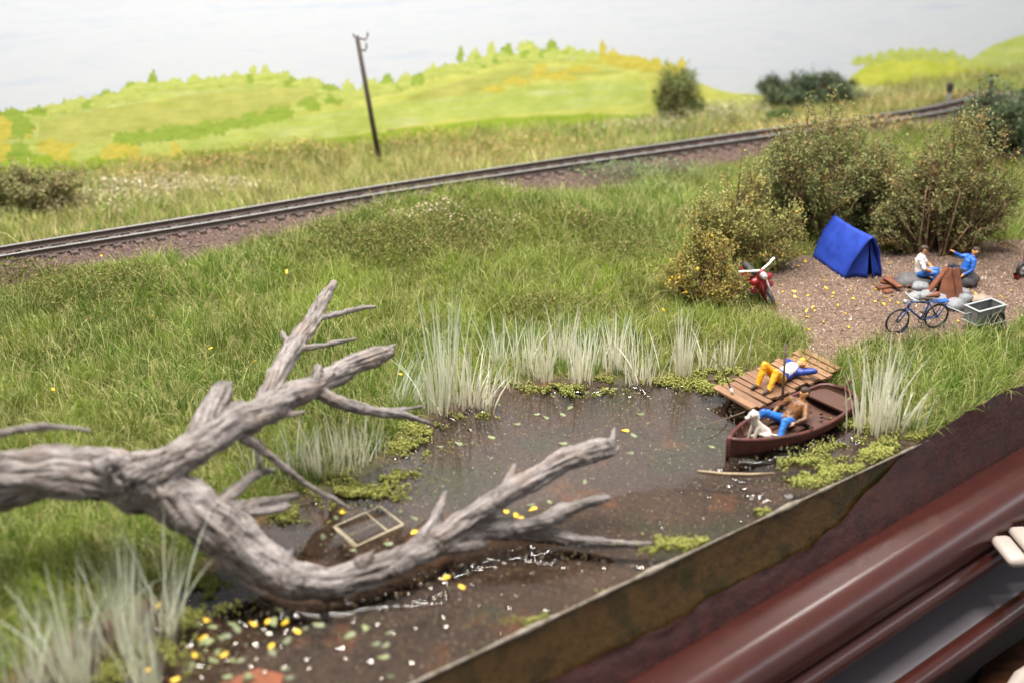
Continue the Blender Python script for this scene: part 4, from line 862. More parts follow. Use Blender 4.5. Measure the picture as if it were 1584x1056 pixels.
for i, (a, b, w_) in enumerate([((-.62, .05, .05), (-.05, .08, .98), .26), ((-.22, -.25, .02), (-.05, -.02, .92), .22), ((.02, -.36, .02), (.06, 0, .95), .24), ((.40, -.22, .02), (.2, .03, .95), .30), ((.45, .25, .02), (.1, .1, .85), .22), ((-.1, .45, .02), (.02, .12, .9), .22), ((.2, -.3, .02), (.22, .02, .8), .16), ((-.4, .3, .02), (-.02, .1, .8), .2)]):
    plank_between('plank', fc + np.array(a), fc + np.array(b), w_, .045, M['brown_plank'], None, R(random.uniform(-25, 25)))
    child(bpy.data.objects[-1] if False else COL.objects[-1], cf)
e_ = MB().ball((0, 0, 0), (.07, .05, .05), 7, 5, lump=.2).build('ember', M['red_paint'], None, True); e_.location = fc + np.array([-.02, -.55, .05]); child(e_, cf)
fw_lab = ['brown board lying across the top of the firewood pile', 'brown board sticking out to the right of the firewood pile', 'short brown board at the left of the firewood pile', 'brown board flat at the bottom of the firewood pile', 'small brown block in front of the firewood pile', 'brown board at the back of the firewood pile']
for i, (a, b, z_) in enumerate([((1366, 436), (1392, 452), .16), ((1383, 434), (1407, 447), .09), ((1357, 450), (1374, 446), .06), ((1362, 446), (1392, 444), .03), ((1368, 455), (1378, 452), .04), ((1362, 438), (1380, 441), .05)]):
    p = ground(*a); q2 = ground(*b); o = plank_between('firewood_board', p + np.array([0, 0, z_ + .02]), q2 + np.array([0, 0, z_]), .2, .05, M['brown_plank']); tag(o, fw_lab[i], 'board', 'firewood boards')

# ------------------------------------------------------------------ tent
ta, tb, tc = ground(1257, 398), ground(1306, 432), ground(1363, 429)
tt_ = thing('tent', 'blue ridge tent with its front flap slightly open', 'tent', None, tuple((ta + tc) / 2))
td = ta + (tc - tb); wdir = (tc - tb); ridge_f = (tb + tc) / 2 + np.array([0.05, .05, 1.46]); ridge_b = (ta + td) / 2 + np.array([0, 0, 1.44])
def sheet(name, grid, mat, th=.03):
    n_, m_ = len(grid), len(grid[0]); mb = MB(); mb.add([p for r_ in grid for p in r_], [(i * m_ + j, i * m_ + j + 1, (i + 1) * m_ + j + 1, (i + 1) * m_ + j) for i in range(n_ - 1) for j in range(m_ - 1)])
    o = mb.build(name, mat, None, True); s_ = o.modifiers.new('solid', 'SOLIDIFY'); s_.thickness = th; s_.offset = 0; return child(o, tt_)
up_ = np.array([0, 0, 1.]); rid = ridge_f - ridge_b; rid /= np.linalg.norm(rid); ov = rid * .22
def roof(side):
    lo_f, lo_b = (tb, ta) if side == 0 else (tc, td); g_ = []
    wn = (lo_f - (tb + tc) / 2); wn /= np.linalg.norm(wn)
    for i in range(13):
        f = i / 12; sag = -.05 * math.sin(math.pi * f)
        top = ridge_b + (ridge_f + ov - ridge_b) * f + up_ * sag; bot = lo_b + (lo_f - lo_b) * f; row = []
        for j in range(13):
            k = j / 12; p = top + (bot - top) * k; p = p + wn * (.10 * math.sin(math.pi * min(1, k * 1.0)) ) * (1 if k < .5 else .8) + wn * .03 * mnoise.noise(Vector((f * 5, k * 4, side)))
            if k < .12: p = p + up_ * (-.05 * (1 - k / .12))
            row.append(p)
        g_.append(row)
    return g_
sheet('roof_panel', roof(0), M['tent']); sheet('roof_panel', roof(1), M['tent'])
fm = (tb + tc) / 2
def flap(lo_o, lo_i, topk):
    g_ = []
    for i in range(9):
        f = i / 8; row = []
        for j in range(9):
            k = j / 8; t0 = ridge_f + up_ * -.06; o_ = t0 + (lo_o - t0) * k; i_ = t0 + (lo_i - t0) * k; p = o_ + (i_ - o_) * f
            p = p - rid * (.10 * math.sin(math.pi * f) * k) + rid * .06 * f * k + np.array([0, 0, .01]); row.append(p)
        g_.append(row)
    return g_
sheet('flap', flap(tb, fm + (tc - tb) * .10, 0), M['tent'], .02); sheet('flap', flap(tc, fm + (tc - tb) * .22 + rid * .05, 0), M['tent'], .02)
bw = MB(); bw.add([ta, td, ridge_b], [(0, 1, 2)]); child(bw.build('back_wall', M['tent']), tt_)
inn = MB(); inn.add([tb - rid * .25, tc - rid * .25, ridge_f - rid * .25 - up_ * .1], [(0, 1, 2)]); child(inn.build('interior_shade_sheet', M['tent_dark']), tt_)  # dark sheet behind the flaps stands in for the shade inside the tent

# ------------------------------------------------------------------ bicycle and trailer
def wheel(par, c, n_, r_, rt, mats=('black', 'silver'), spokes=14, name='wheel'):
    c = np.asarray(c, float); n_ = np.asarray(n_, float); w_ = MB().loop(c, n_, r_ - rt, rt, 28, 6).build(name, M[mats[0]], par, True)
    MB().loop(c, n_, r_ - rt * 2.1, rt * .45, 28, 5).build('rim', M[mats[1]], w_, True); MB().tube([c - n_ * .05, c + n_ * .05], .03, 8).build('hub', M[mats[1]], w_, True)
    a = np.array([0, 0, 1.]); u = np.cross(n_, a); mb = MB()
    for k in range(spokes):
        an = 6.283 * k / spokes; mb.tube([c + n_ * (.03 if k % 2 else -.03), c + (u * math.cos(an) + a * math.sin(an)) * (r_ - rt * 2)], .006, 3, cap=False)
    s_ = mb.build('spokes', M[mats[1]], w_); s_['kind'] = 'stuff'; return w_
pf, pr_ = ground(1385, 516), ground(1445, 508); hd_ = pr_ - pf
bk_ = thing('bicycle', 'blue bicycle with brown saddle hitched to the grey trailer', 'bicycle', None, tuple(pr_), math.atan2(-hd_[1], -hd_[0])); bk_.scale = (1.12,) * 3; bk_.rotation_euler[0] = R(-4)
wb = float(np.linalg.norm(hd_[:2])) / 1.12; rw = .35; FZ = np.array([0, 1., 0])
wheel(bk_, (0, 0, rw), FZ, rw, .024, ('black', 'black')); wheel(bk_, (wb, 0, rw), FZ, rw, .024, ('black', 'black'))
bbk = (.42, 0, .3); stp = (.27, 0, .82); hdt = (wb - .28, 0, .86); hdb = (wb - .22, 0, .70)
MB().tube([stp, bbk], .026, 8).tube([bbk, hdb], .028, 8).tube([(.3, 0, .76), hdt], .026, 8).tube([hdt, hdb], .03, 8).build('frame', M['dark_blue'], bk_, True)
MB().tube([(0, .05, rw), bbk], .016, 6).tube([(0, -.05, rw), bbk], .016, 6).tube([(0, .05, rw), (.29, 0, .74)], .014, 6).tube([(0, -.05, rw), (.29, 0, .74)], .014, 6).build('rear_triangle', M['dark_blue'], bk_, True)
MB().tube([hdb, (wb - .2, .05, .66), (wb - .06, .055, .45), (wb, .05, rw)], .018, 6).tube([hdb, (wb - .2, -.05, .66), (wb - .06, -.055, .45), (wb, -.05, rw)], .018, 6).build('fork', M['dark_blue'], bk_, True)
MB().tube([(wb - .34, .29, 1.0), (wb - .22, .22, 1.02), (wb - .25, 0, .97), (wb - .22, -.22, 1.02), (wb - .34, -.29, 1.0)], .016, 7).tube([(wb - .25, 0, .97), hdt], .018, 6).build('handlebar', M['silver'], bk_, True)
for s_ in (-1, 1): MB().tube([(wb - .32, s_ * .28, 1.0), (wb - .44, s_ * .31, .985)], .024, 7).build('grip', M['black'], bk_, True)
MB().tube([(.24, 0, .96), (.12, 0, .96)], [.05, .09], 8, rnd=True).tube([(.24, 0, .955), (.40, 0, .955)], [.05, .03], 8, rnd=True).build('saddle', M['brown_plank'], bk_, True); MB().tube([(.22, 0, .95), stp], .016, 6).build('seat_post', M['silver'], bk_, True)
MB().box((-.03, 0, .77), (.42, .15, .025)).tube([(-.2, .06, .76), (0, .06, rw)], .012, 5).tube([(-.2, -.06, .76), (0, -.06, rw)], .012, 5).build('rack', M['blue_paint'], bk_)
for cx in (0, wb): MB().loop((cx, 0, rw), FZ, rw + .03, .02, 14, 5, a0=R(10) if cx == 0 else R(35), a1=R(150)).build('mudguard', M['silver' if cx == 0 else 'dark_blue'], bk_, True)
cr = MB().loop(bbk, FZ, .09, .012, 16, 5).tube([(.42, .07, .3), (.5, .09, .16)], .012, 5).tube([(.42, -.07, .3), (.34, -.09, .44)], .012, 5).build('crank', M['black'], bk_, True)
MB().box((.5, .13, .16), (.1, .08, .02)).build('pedal', M['black'], cr); MB().box((.34, -.13, .44), (.1, .08, .02)).build('pedal', M['black'], cr)
MB().tube([(wb - .16, 0, .88), (wb - .08, 0, .88)], [.05, .065], 8).build('headlamp', M['silver'], bk_, True)
# trailer
zt = ground(1520, 492)[2]
ca, cb, cc_, cd_ = at(1494, 470, zt + .72), at(1511, 482, zt + .72), at(1557, 470, zt + .72), at(1537, 460, zt + .72)
X_ = (cc_ - cb); lx = np.linalg.norm(X_); Y_ = (ca - cb); ly = np.linalg.norm(Y_); cen = (ca + cb + cc_ + cd_) / 4
tr = thing('bicycle_trailer', 'grey box trailer with spoked wheel and mudguard', 'trailer', None, (cen[0], cen[1], zt), math.atan2(X_[1], X_[0])); lx *= .88; ly = .52
for nm, c, s_ in (('side_panel', (0, -ly / 2, .48), (lx, .04, .38)), ('side_panel', (0, ly / 2, .48), (lx, .04, .38)), ('end_panel', (-lx / 2, 0, .48), (.04, ly - .045, .38)), ('end_panel', (lx / 2, 0, .48), (.04, ly - .045, .38)), ('floor_panel', (0, 0, .31), (lx - .05, ly - .05, .04))): MB().box(c, s_).build(nm, M['grey_plastic'], tr, bevel=.008)
for c, s_ in (((0, -ly / 2, .685), (lx + .07, .07, .03)), ((0, ly / 2, .685), (lx + .07, .07, .03)), ((-lx / 2, 0, .685), (.07, ly - .075, .03)), ((lx / 2, 0, .685), (.07, ly - .075, .03)), ((0, -ly / 2 - .03, .27), (lx + .05, .03, .03)), ((-lx / 2 - .03, 0, .27), (.03, ly, .03))): MB().box(c, s_).build('rim_strip', M['grey_light'], tr, bevel=.006)
for s_ in (-1, 1):
    wheel(tr, (.12, s_ * (ly / 2 + .12), .31), FZ, .31, .04, ('black', 'black'), 16)
    MB().loop((.12, s_ * (ly / 2 + .12), .31), FZ, .36, .022, 16, 6, a0=R(15), a1=R(165)).build('mudguard', M['grey_light'], tr, True); MB().box((.12, s_ * (ly / 2 + .18), .29), (.62, .02, .03)).build('axle_bar', M['grey_light'], tr)
hk = np.array([*ground(1462, 503)[:2], zt]); dbar = np.array(at(1462, 473, zt + .55)); loc_ = lambda p: np.array(tr.matrix_basis.inverted() @ Vector(p)) 
from mathutils import Matrix as _M
Tm = (_M.Translation((cen[0], cen[1], zt)) @ _M.Rotation(math.atan2(X_[1], X_[0]), 4, 'Z')).inverted()
hb = np.array(Tm @ Vector(dbar)); MB().tube([(-lx / 2, 0, .56), (-lx / 2 - .25, 0, .57), hb], .018, 6).build('drawbar', M['grey_light'], tr, True)

# ------------------------------------------------------------------ mopeds
def moped(label, loc, rz, lean, cut=False):
    o = thing('moped', label, 'moped', 'parked mopeds', tuple(loc), rz); o.scale = (1.12,) * 3; o.rotation_euler = (lean, 0, rz)
    def wh(cx): 
        w_ = MB().loop((cx, 0, .27), (0, 1, 0), .21, .055, 22, 7).build('wheel', M['black'], o, True); MB().loop((cx, 0, .27), (0, 1, 0), .15, .022, 20, 5).build('rim', M['silver'], w_, True); MB().tube([(cx, -.06, .27), (cx, .06, .27)], .06, 8).build('hub', M['silver'], w_, True)
        mb = MB()
        for k in range(6): an = 1.047 * k; mb.tube([(cx, 0, .27), (cx + math.cos(an) * .15, 0, .27 + math.sin(an) * .15)], .012, 4, cap=False)
        mb.build('spokes', M['silver'], w_)['kind'] = 'stuff'
    wh(.62); wh(-.6)
    MB().loop((.62, 0, .27), (0, 1, 0), .28, .07, 14, 6, a0=R(20), a1=R(170)).build('front_mudguard', M['red_paint'], o, True)
    for s_ in (-1, 1): MB().tube([(.62, s_ * .085, .27), (.55, s_ * .085, .55), (.45, s_ * .06, .85)], [.025, .032, .035], 7).build('fork_leg', M['silver' if s_ > 0 else 'red_paint'], o, True)
    def shell(nm, chn, mt, vx=.025): 
        me = fuse(chn, vx, 2, 10); me.materials.append(M[mt]); me.polygons.foreach_set('use_smooth', [True] * len(me.polygons)); me.name = nm; q_ = bpy.data.objects.new(nm, me); COL.objects.link(q_); q_.parent = o; return q_
    shell('leg_shield', [([(.42, 0, .95), (.38, 0, .6), (.22, 0, .33)], [.12, .17, .15]), ([(.36, .22, .75), (.36, -.22, .75)], [.10, .10]), ([(.3, .24, .48), (.3, -.24, .48)], [.10, .10])], 'red_paint')
    shell('tail_body', [([(.1, 0, .32), (-.3, 0, .5), (-.75, 0, .58)], [.12, .2, .12]), ([(-.2, 0, .62), (-.6, 0, .66)], [.15, .12])], 'red_paint')
    shell('seat', [([(-.02, 0, .78), (-.5, 0, .82)], [.09, .11])], 'black')
    hl = shell('headlight', [([(.46, 0, .93), (.56, 0, .91)], [.10, .095])], 'silver', .02)
    MB().ball((.60, 0, .905), (.05, .075, .075), 10, 7).build('lens', M['white_paint'], hl, True)
    MB().tube([(.22, .46, 1.10), (.36, .3, 1.1), (.42, 0, 1.02), (.36, -.3, 1.1), (.22, -.46, 1.10)], [.028, .03, .035, .03, .028], 8).build('handlebar', M['white_paint'], o, True)
    for s_ in (-1, 1): MB().tube([(.27, s_ * .4, 1.10), (.2, s_ * .52, 1.1)], .036, 8).build('grip', M['white_paint'], o, True)
    MB().loop((.515, .0, .66), (1, 0, .1), .045, .012, 10, 4).build('badge', M['yellow_leaf'], o, True)
    MB().tube([(-.05, .12, .28), (-.1, .3, .02)], .018, 6).build('kickstand', M['silver'], o, True); MB().tube([(.05, -.17, .22), (-.7, -.2, .3)], [.035, .05], 8, rnd=True).build('exhaust', M['silver'], o, True)
    MB().tube([(.1, -.28, .3), (.1, .28, .3)], .02, 6).build('footrest', M['silver'], o, True)
    return o
pm_ = ground(1190, 474); rzm = R(-72)
moped('red moped with white handlebars leaning beside the gorse bush', pm_ - np.array([math.cos(rzm) * .62, math.sin(rzm) * .62, 0]), rzm, R(15))
pm2 = ground(1583, 428); moped('red and white moped mostly cut off at the right picture edge', pm2 + np.array([.50, .22, 0]), R(208), R(-6))

# ------------------------------------------------------------------ jetty
jz = .34
ja, jb, jc, jd = at(1103, 600, jz), at(1160, 632, jz), at(1303, 571, jz), at(1243, 541, jz)
jt = thing('jetty', 'small jetty of worn reddish brown planks at the pond edge', 'jetty', None, (float((ja + jc)[0] / 2), float((ja + jc)[1] / 2), 0))
NP = 15; e = jd - ja; f_ = jc - jb; 
for i in range(NP):
    k0, k1 = i / NP, (i + 1) / NP; a0 = ja + e * k0; a1 = ja + e * k1; b0 = jb + f_ * k0; b1 = jb + f_ * k1
    wd = np.linalg.norm((a1 + b1) / 2 - (a0 + b0) / 2); X = (b0 + b1) / 2 - (a0 + a1) / 2; L = np.linalg.norm(X); X /= L; Z = np.array([0, 0, 1.]); Y = np.cross(Z, X); Z = Z + rng.normal(0, .012, 3)
    gap = .035 if i != 9 else .08; sh = X * rng.normal(0, .05)
    mb = MB().box((0, 0, 0), (L + rng.uniform(-.04, .08), wd - gap, .085), jit=.011); o = mb.build('plank', M['jetty_wood'], jt, bevel=.012)
    o.matrix_parent_inverse = jt.matrix_basis.inverted(); o.location = (a0 + a1 + b0 + b1) / 4 + sh + np.array([0, 0, rng.normal(0, .012) + (.05 if i >= 13 else 0)]); o.rotation_euler = (rng.normal(0, .02), rng.normal(0, .01), math.atan2(X[1], X[0]) + rng.normal(0, .018))
bpy.context.view_layer.update()
for nm, k in (('beam', .14), ('beam', .86)):
    a, b_ = ja + (jb - ja) * k, jd + (jc - jd) * k; plank_between(nm, a + np.array([0, 0, -.12]) + e * .02, b_ + np.array([0, 0, -.12]), .12, .14, M['dark_wood']); child(COL.objects[-1], jt)
for k in (.10, .45, .8):
    for w_ in (.2, .8):
        p = ja + e * k + (jb - ja) * w_; child(MB().tube([(p[0], p[1], -1.0), (p[0], p[1], jz - .08)], .075, 8).build('post', M['dark_wood'], None, True), jt)
jdir = e / np.linalg.norm(e); jang = math.atan2(-e[1], -e[0])
lie = at(1206, 590, jz + .05)
person('person in yellow trousers and blue jacket lying on the jetty', dict(pelvis=(.0, 0, .13), chest=(-.40, 0, .16), neck=(-.56, 0, .20), head=(-.72, 0, .25), shL=(-.48, .2, .17), shR=(-.48, -.2, .17), elL=(-.74, .42, .20), elR=(-.74, -.42, .16), wrL=(-.80, .12, .13), wrR=(-.80, -.12, .13), curlL=(0, 0, 1), curlR=(0, 0, 1),
       hpL=(.06, .1, .13), hpR=(.06, -.1, .13), knL=(.36, .16, .42), knR=(.42, -.14, .52), anL=(.62, .2, .07), anR=(.64, -.12, .07), toeL=(.82, .22, .06), toeR=(.84, -.12, .06)), dict(top=M['jacket_dark'], leg=M['yellow_cloth'], bib=M['shirt_white'], bibdir=(0, 0, 1), hair=M['yellow_cloth']), lie, jang, face=(0.1, 0, 1))
# fishing rod and line, standing pole
rp0 = at(1133, 607, jz + .07); rp1 = at(1096, 548, 1.25); rp1 = rp0 + (rp1 - rp0); rod = thing('fishing_rod', 'thin dark fishing rod with white butt propped on the jetty', 'fishing rod', None, tuple(rp0))
mid = (rp0 + rp1) / 2 + np.array([.04, 0, .14]); child(MB().tube([rp0, mid, rp1], [.022, .016, .012], 5).build('rod', M['pole'], None, True), rod); child(MB().tube([rp0 + (mid - rp0) * -.02, rp0 + (mid - rp0) * .18], .035, 6).build('butt', M['white_paint'], None, True), rod)
l0, l1 = at(1152, 636, .3), at(1078, 660, .01); tag(MB().tube([l0, (l0 + l1) / 2 - np.array([0, 0, .03]), l1], .014, 4).build('mooring_line', M['line']), 'thin brown line running from the jetty into the water', 'line')
m0 = at(1207, 668, -.4); m1 = m0 + np.array([-.07, .05, 2.45]); tag(MB().tube([m0, m1], [.04, .032], 7).build('mooring_pole', M['dark_wood'], None, True), 'thin dark upright pole standing between boat and jetty', 'pole')

# ------------------------------------------------------------------ rowing boat
b0, b1 = at(1128, 690, .25), at(1308, 606, .3); BL = float(np.linalg.norm((b1 - b0)[:2])); ba = math.atan2((b1 - b0)[1], (b1 - b0)[0]); bc = (b0 + b1) / 2
bo = thing('rowing_boat', 'maroon wooden rowing boat moored beside the jetty', 'boat', None, (bc[0], bc[1], 0), ba)
def hw(f): return .78 * (math.sin(math.pi * (f * .80 + .0)) ** .72 if f < .98 else .45 * (1 - f) / .02 + .0) if f < .9 else .78 * (math.sin(math.pi * .72) ** .72) * math.sqrt(max(0, 1 - ((f - .9) / .1) ** 2))
def sheer(f): return .25 + .15 * (2 * f - 1) ** 2 + (.05 if f < .5 else 0) * (1 - 2 * f)
NS = 33
def hull(off, zb):
    rows = []
    for i in range(NS):
        f = i / (NS - 1); x = (f - .5) * (BL - 2 * off * .8); h_ = max(.012, hw(f) - off); sh = sheer(f); kz = zb + .18 * max(0, (abs(2 * f - 1) - .6) / .4) ** 2; r_ = []
        for j in range(13):
            a = math.pi * j / 12; y = math.cos(a) * h_; cz = math.sin(a); y = math.copysign(abs(y) ** .8 * h_ ** .2, y) if h_ > .02 else y; r_.append((x, y, sh + (kz - sh) * cz ** .75))
        rows.append(r_)
    return rows
ro_, ri_ = hull(0, -.22), hull(.055, .02)
gridf = lambda n, m_, flip: [((i * m_ + j, i * m_ + j + 1, (i + 1) * m_ + j + 1, (i + 1) * m_ + j) if not flip else (i * m_ + j, (i + 1) * m_ + j, (i + 1) * m_ + j + 1, i * m_ + j + 1)) for i in range(n - 1) for j in range(m_ - 1)]
MB().add([p for r_ in ro_ for p in r_], gridf(NS, 13, False)).build('hull', M['boat'], bo, True); MB().add([p for r_ in ri_ for p in r_], gridf(NS, 13, True)).build('lining', M['boat_in'], bo, True)
gw = [ (r_[0][0], r_[0][1] - .02, r_[0][2]) for r_ in ro_] ; gw2 = [(r_[-1][0], r_[-1][1] + .02, r_[-1][2]) for r_ in ro_]
MB().tube(gw + gw2[::-1], .052, 7).build('gunwale', M['boat'], bo, True)
MB().tube([(-BL / 2 - .02, 0, -.1), (-BL / 2 - .04, 0, .25), (-BL / 2 - .05, 0, .48)], .055, 8, rnd=True).build('stem_post', M['boat_stern'], bo, True)
MB().tube([(BL / 2 - .04, 0, .1), (BL / 2 + .02, 0, .42), (BL / 2 + .1, -.02, .60)], .05, 8, rnd=True).build('stern_post', M['boat'], bo, True)
for i in range(5):
    y_ = (i - 2) * .17; o = MB().box((-.15 - .05 * abs(i - 2), y_, .06 + .03 * abs(i - 2)), (BL * .62 - .3 * abs(i - 2), .15, .03), jit=.006).build('floorboard', M['boat_in'], bo)
for f in (.12, .2, .29, .38, .47, .58, .67, .75):
    r_ = [p for p in hull(.068, .035)[int(f * (NS - 1))]]; MB().tube(r_, .022, 5).build('frame_rib', M['boat_in'], bo, True)
w5 = hw(.56) - .06; MB().box((BL * .06, 0, .25), (.30, w5 * 2, .05), jit=.006).build('thwart', M['boat_in'], bo, bevel=.01)
mb = MB(); fr = [.80, .84, .88, .91, .935, .955]; vv = [((f - .5) * BL, s_ * (hw(f) - .08), .29) for f in fr for s_ in (-1, 1)]; k = len(vv); vv += [(x, y, z_ - .05) for x, y, z_ in vv]
mb.add(vv, [(2 * i, 2 * i + 2, 2 * i + 3, 2 * i + 1) for i in range(5)] + [(k + 2 * i, k + 2 * i + 1, k + 2 * i + 3, k + 2 * i + 2) for i in range(5)] + [(0, 1, k + 1, k)]); mb.build('stern_seat', M['boat_in'], bo)
for s_ in (-1, 1): MB().loop((-.1, s_ * (hw(.48) - .01), .32), (1, 0, 0), .05, .015, 10, 5).build('rowlock', M['dark_wood'], bo, True)
MB().tube([(-.9, .45, .2), (.1, .62, .32)], [.03, .022], 6).build('oar', M['dark_wood'], bo, True)
# boater and dog ride in the boat
bt = np.array([math.cos(ba), math.sin(ba), 0]); bs = np.array([-bt[1], bt[0], 0])
sp_ = bc + bt * .12 + bs * .02
sp_ = bc - bt * .10 + bs * .02
person('person in brown jacket and bright blue trousers lounging in the boat', pose(pelvis=(-.05, 0, .10), chest=(-.34, .02, .36), neck=(-.46, .02, .48), head=(-.50, .03, .64), shL=(-.36, .22, .42), shR=(-.36, -.22, .42), elL=(-.12, .42, .28), elR=(-.22, -.42, .22), wrL=(.14, .34, .22), wrR=(.04, -.38, .1),
       hpL=(.0, .12, .1), hpR=(.0, -.12, .1), knL=(.40, .28, .34), knR=(.38, -.34, .30), anL=(.62, .36, .05), anR=(.56, -.48, .02), toeL=(.80, .40, .02), toeR=(.72, -.56, .0)), dict(top=M['brown_cloth'], leg=M['jeans'], shoe=M['jeans']), (sp_[0], sp_[1], .12), ba + R(180), face=(1, -.2, .25))
dp = bc - bt * 1.18 - bs * .05; dg_ = [([(-.18, 0, .14), (.02, 0, .30), (.12, 0, .46)], [.13, .13, .10], 0), ([(.12, 0, .46), (.17, 0, .60)], [.075, .07], 0), ([(.16, 0, .66), (.22, 0, .66)], [.095, .085], 0), ([(.24, 0, .64), (.36, 0, .61)], [.055, .04], 0), ([(.14, .08, .71), (.13, .125, .62)], [.035, .028], 0), ([(.14, -.08, .71), (.13, -.125, .62)], [.035, .028], 0)]
for s_ in (-1, 1): dg_ += [([(.10, s_ * .08, .38), (.16, s_ * .09, .2), (.2, s_ * .09, .03), (.27, s_ * .09, .02)], [.055, .042, .035, .035], 0), ([(-.16, s_ * .10, .14), (.04, s_ * .16, .20), (-.06, s_ * .17, .05), (.1, s_ * .18, .03)], [.09, .075, .045, .035], 0)]
dg_ += [([(-.28, 0, .08), (-.42, .06, .06), (-.5, .14, .10)], [.035, .028, .02], 0)]
me = fuse(dg_, .018, 2, 8); me.materials.append(M['dog']); me.polygons.foreach_set('use_smooth', [True] * len(me.polygons)); dgo = thing('dog', 'small white dog sitting in the bow of the boat', 'dog', None, (dp[0], dp[1], .08), ba + R(165)); dgo.scale = (1.15,) * 3
me.name = 'body'; o = bpy.data.objects.new('body', me); COL.objects.link(o); o.parent = dgo
for s_ in (-1, 1): MB().ball((.285, s_ * .045, .685), .016, 6, 5).build('eye', M['eye'], dgo, True)
MB().ball((.395, 0, .615), .022, 6, 5).build('nose', M['eye'], dgo, True)

# ------------------------------------------------------------------ reeds
CREAM = np.array([.88, .81, .65]); PALE = np.array([.76, .77, .62]); GRN = np.array([.58, .65, .49])
def reed(px, py, hpx, label, n=70, sprd=.20, lean=.22, k=0.0, dirn=None, group='reed tufts in the pond', z=-.25):
    n = int(n * .8)
    p = at(px, py, -.02); dep = p[1] * math.cos(PITCH) + CAMH * math.sin(PITCH); H = hpx / (FPX / dep) / .94
    a = rng.normal(0, sprd, (n, 2)); P = np.stack([a[:, 0] * 1.0, a[:, 1] * .7, np.full(n, z)], 1)
    h = np.arctan2(a[:, 1], a[:, 0]) + rng.normal(0, .8, n); th = np.abs(rng.normal(0, lean, n)) + .25 * np.linalg.norm(a, axis=1)
    if dirn is not None: h = np.where(rng.random(n) < .75, dirn + rng.normal(0, .35, n), h); th = th + .25
    L = (H - z) * (.35 + .72 * rng.random(n) ** .9); cb = CREAM * (1 - k) + PALE * k; c0 = cb * (.8 + .35 * rng.random((n, 1))); c1 = (PALE * (1 - k) + GRN * k) * (.8 + .4 * rng.random((n, 1)))
    V, cc, ii, C = blades(P, h, th, L, .028 + .022 * rng.random(n), rng.random(n) * 6.28, c0, 4, c1)
    o = np_mesh('reed_tuft', V, cc, ii, M['reed'], None, C); o.location = (p[0], p[1], 0); return tag(o, label, 'reeds', group)
reed(1124, 572, 78, 'sparse pale reeds closest to the jetty on the far shore', 34, .2, .35)
reed(1056, 584, 112, 'tall dense reed tuft behind the rod tip on the far shore', 90, .13, .13)
reed(1088, 574, 60, 'thin short reeds between the rod tip and the tall tuft', 22, .16, .3)
reed(995, 592, 88, 'spreading reed tuft with fanned blades on the far shore, second large one from the jetty', 62, .2, .34)
reed(952, 580, 100, 'upright reed tuft on the far shore, third large one from the jetty', 70, .15, .16)
reed(919, 572, 84, 'bluish reeds behind the fan of the far shore reed row', 48, .17, .25, .5)
reed(896, 592, 98, 'cream reed tuft standing forward in the far shore row', 72, .17, .18)
reed(869, 570, 100, 'yellowish tall reed tuft in the middle of the far shore row', 66, .15, .18)
reed(840, 588, 92, 'dense pale reed tuft just left of the middle of the far shore row', 70, .18, .2)
reed(814, 580, 100, 'tall reed tuft in the left half of the far shore row', 74, .17, .2, .2)
reed(772, 574, 92, 'green tinged reed tuft at the left end of the far shore row', 64, .16, .22, .7)
reed(783, 602, 48, 'short stubby reeds at the water in front of the green tinged tuft', 30, .14, .25)
reed(690, 628, 184, 'tallest reed tuft, rising high at the left pond corner', 60, .13, .10, .45)
reed(676, 640, 120, 'broad reed tuft in front of the tallest reeds', 64, .18, .25, .3)
reed(724, 628, 118, 'pale reed tuft right beside the tallest reeds', 70, .2, .25)
reed(745, 626, 76, 'low reeds fanning over the water right of the tallest reeds', 40, .16, .5, dirn=0.3)
reed(626, 632, 110, 'green reeds sweeping to the right near the dead branch tip', 60, .25, .35, 1.0, dirn=.5)
reed(455, 742, 92, 'pale reed tuft behind the long drooping twig', 60, .2, .22)
reed(500, 738, 96, 'dense pale reed tuft below the fork of the dead tree', 80, .22, .2)
reed(540, 725, 90, 'pale reed tuft right below the low branch of the dead tree', 66, .2, .25)
reed(400, 752, 70, 'few thin reeds between the twigs of the dead tree', 24, .2, .3)
reed(575, 705, 70, 'thin reeds under the tip of the low dead branch', 36, .2, .35, .3)
reed(1352, 668, 152, 'tall pale reed tuft right of the boat', 120, .2, .17)
reed(1388, 668, 84, 'short spreading reeds at the bank right of the tall boat side tuft', 60, .22, .4)
reed(120, 1062, 200, 'blurred reed tuft in the bottom foreground, second from the left', 60, .17, .25, .6)
reed(200, 1010, 220, 'blurred reed tuft standing in front of the trunk', 62, .17, .2, .6)
reed(262, 975, 180, 'blurred reeds leaning right in front of the trunk', 42, .16, .3, .6, dirn=.8)
reed(52, 1075, 170, 'blurred reed tuft in the bottom left corner', 46, .18, .3, .6)
reed(235, 1070, 170, 'blurred reed tuft at the bottom edge nearest the yellow leaves', 56, .16, .22, .5)
reed(165, 960, 110, 'blurred low reeds hugging the bank under the trunk', 34, .2, .35, .6)

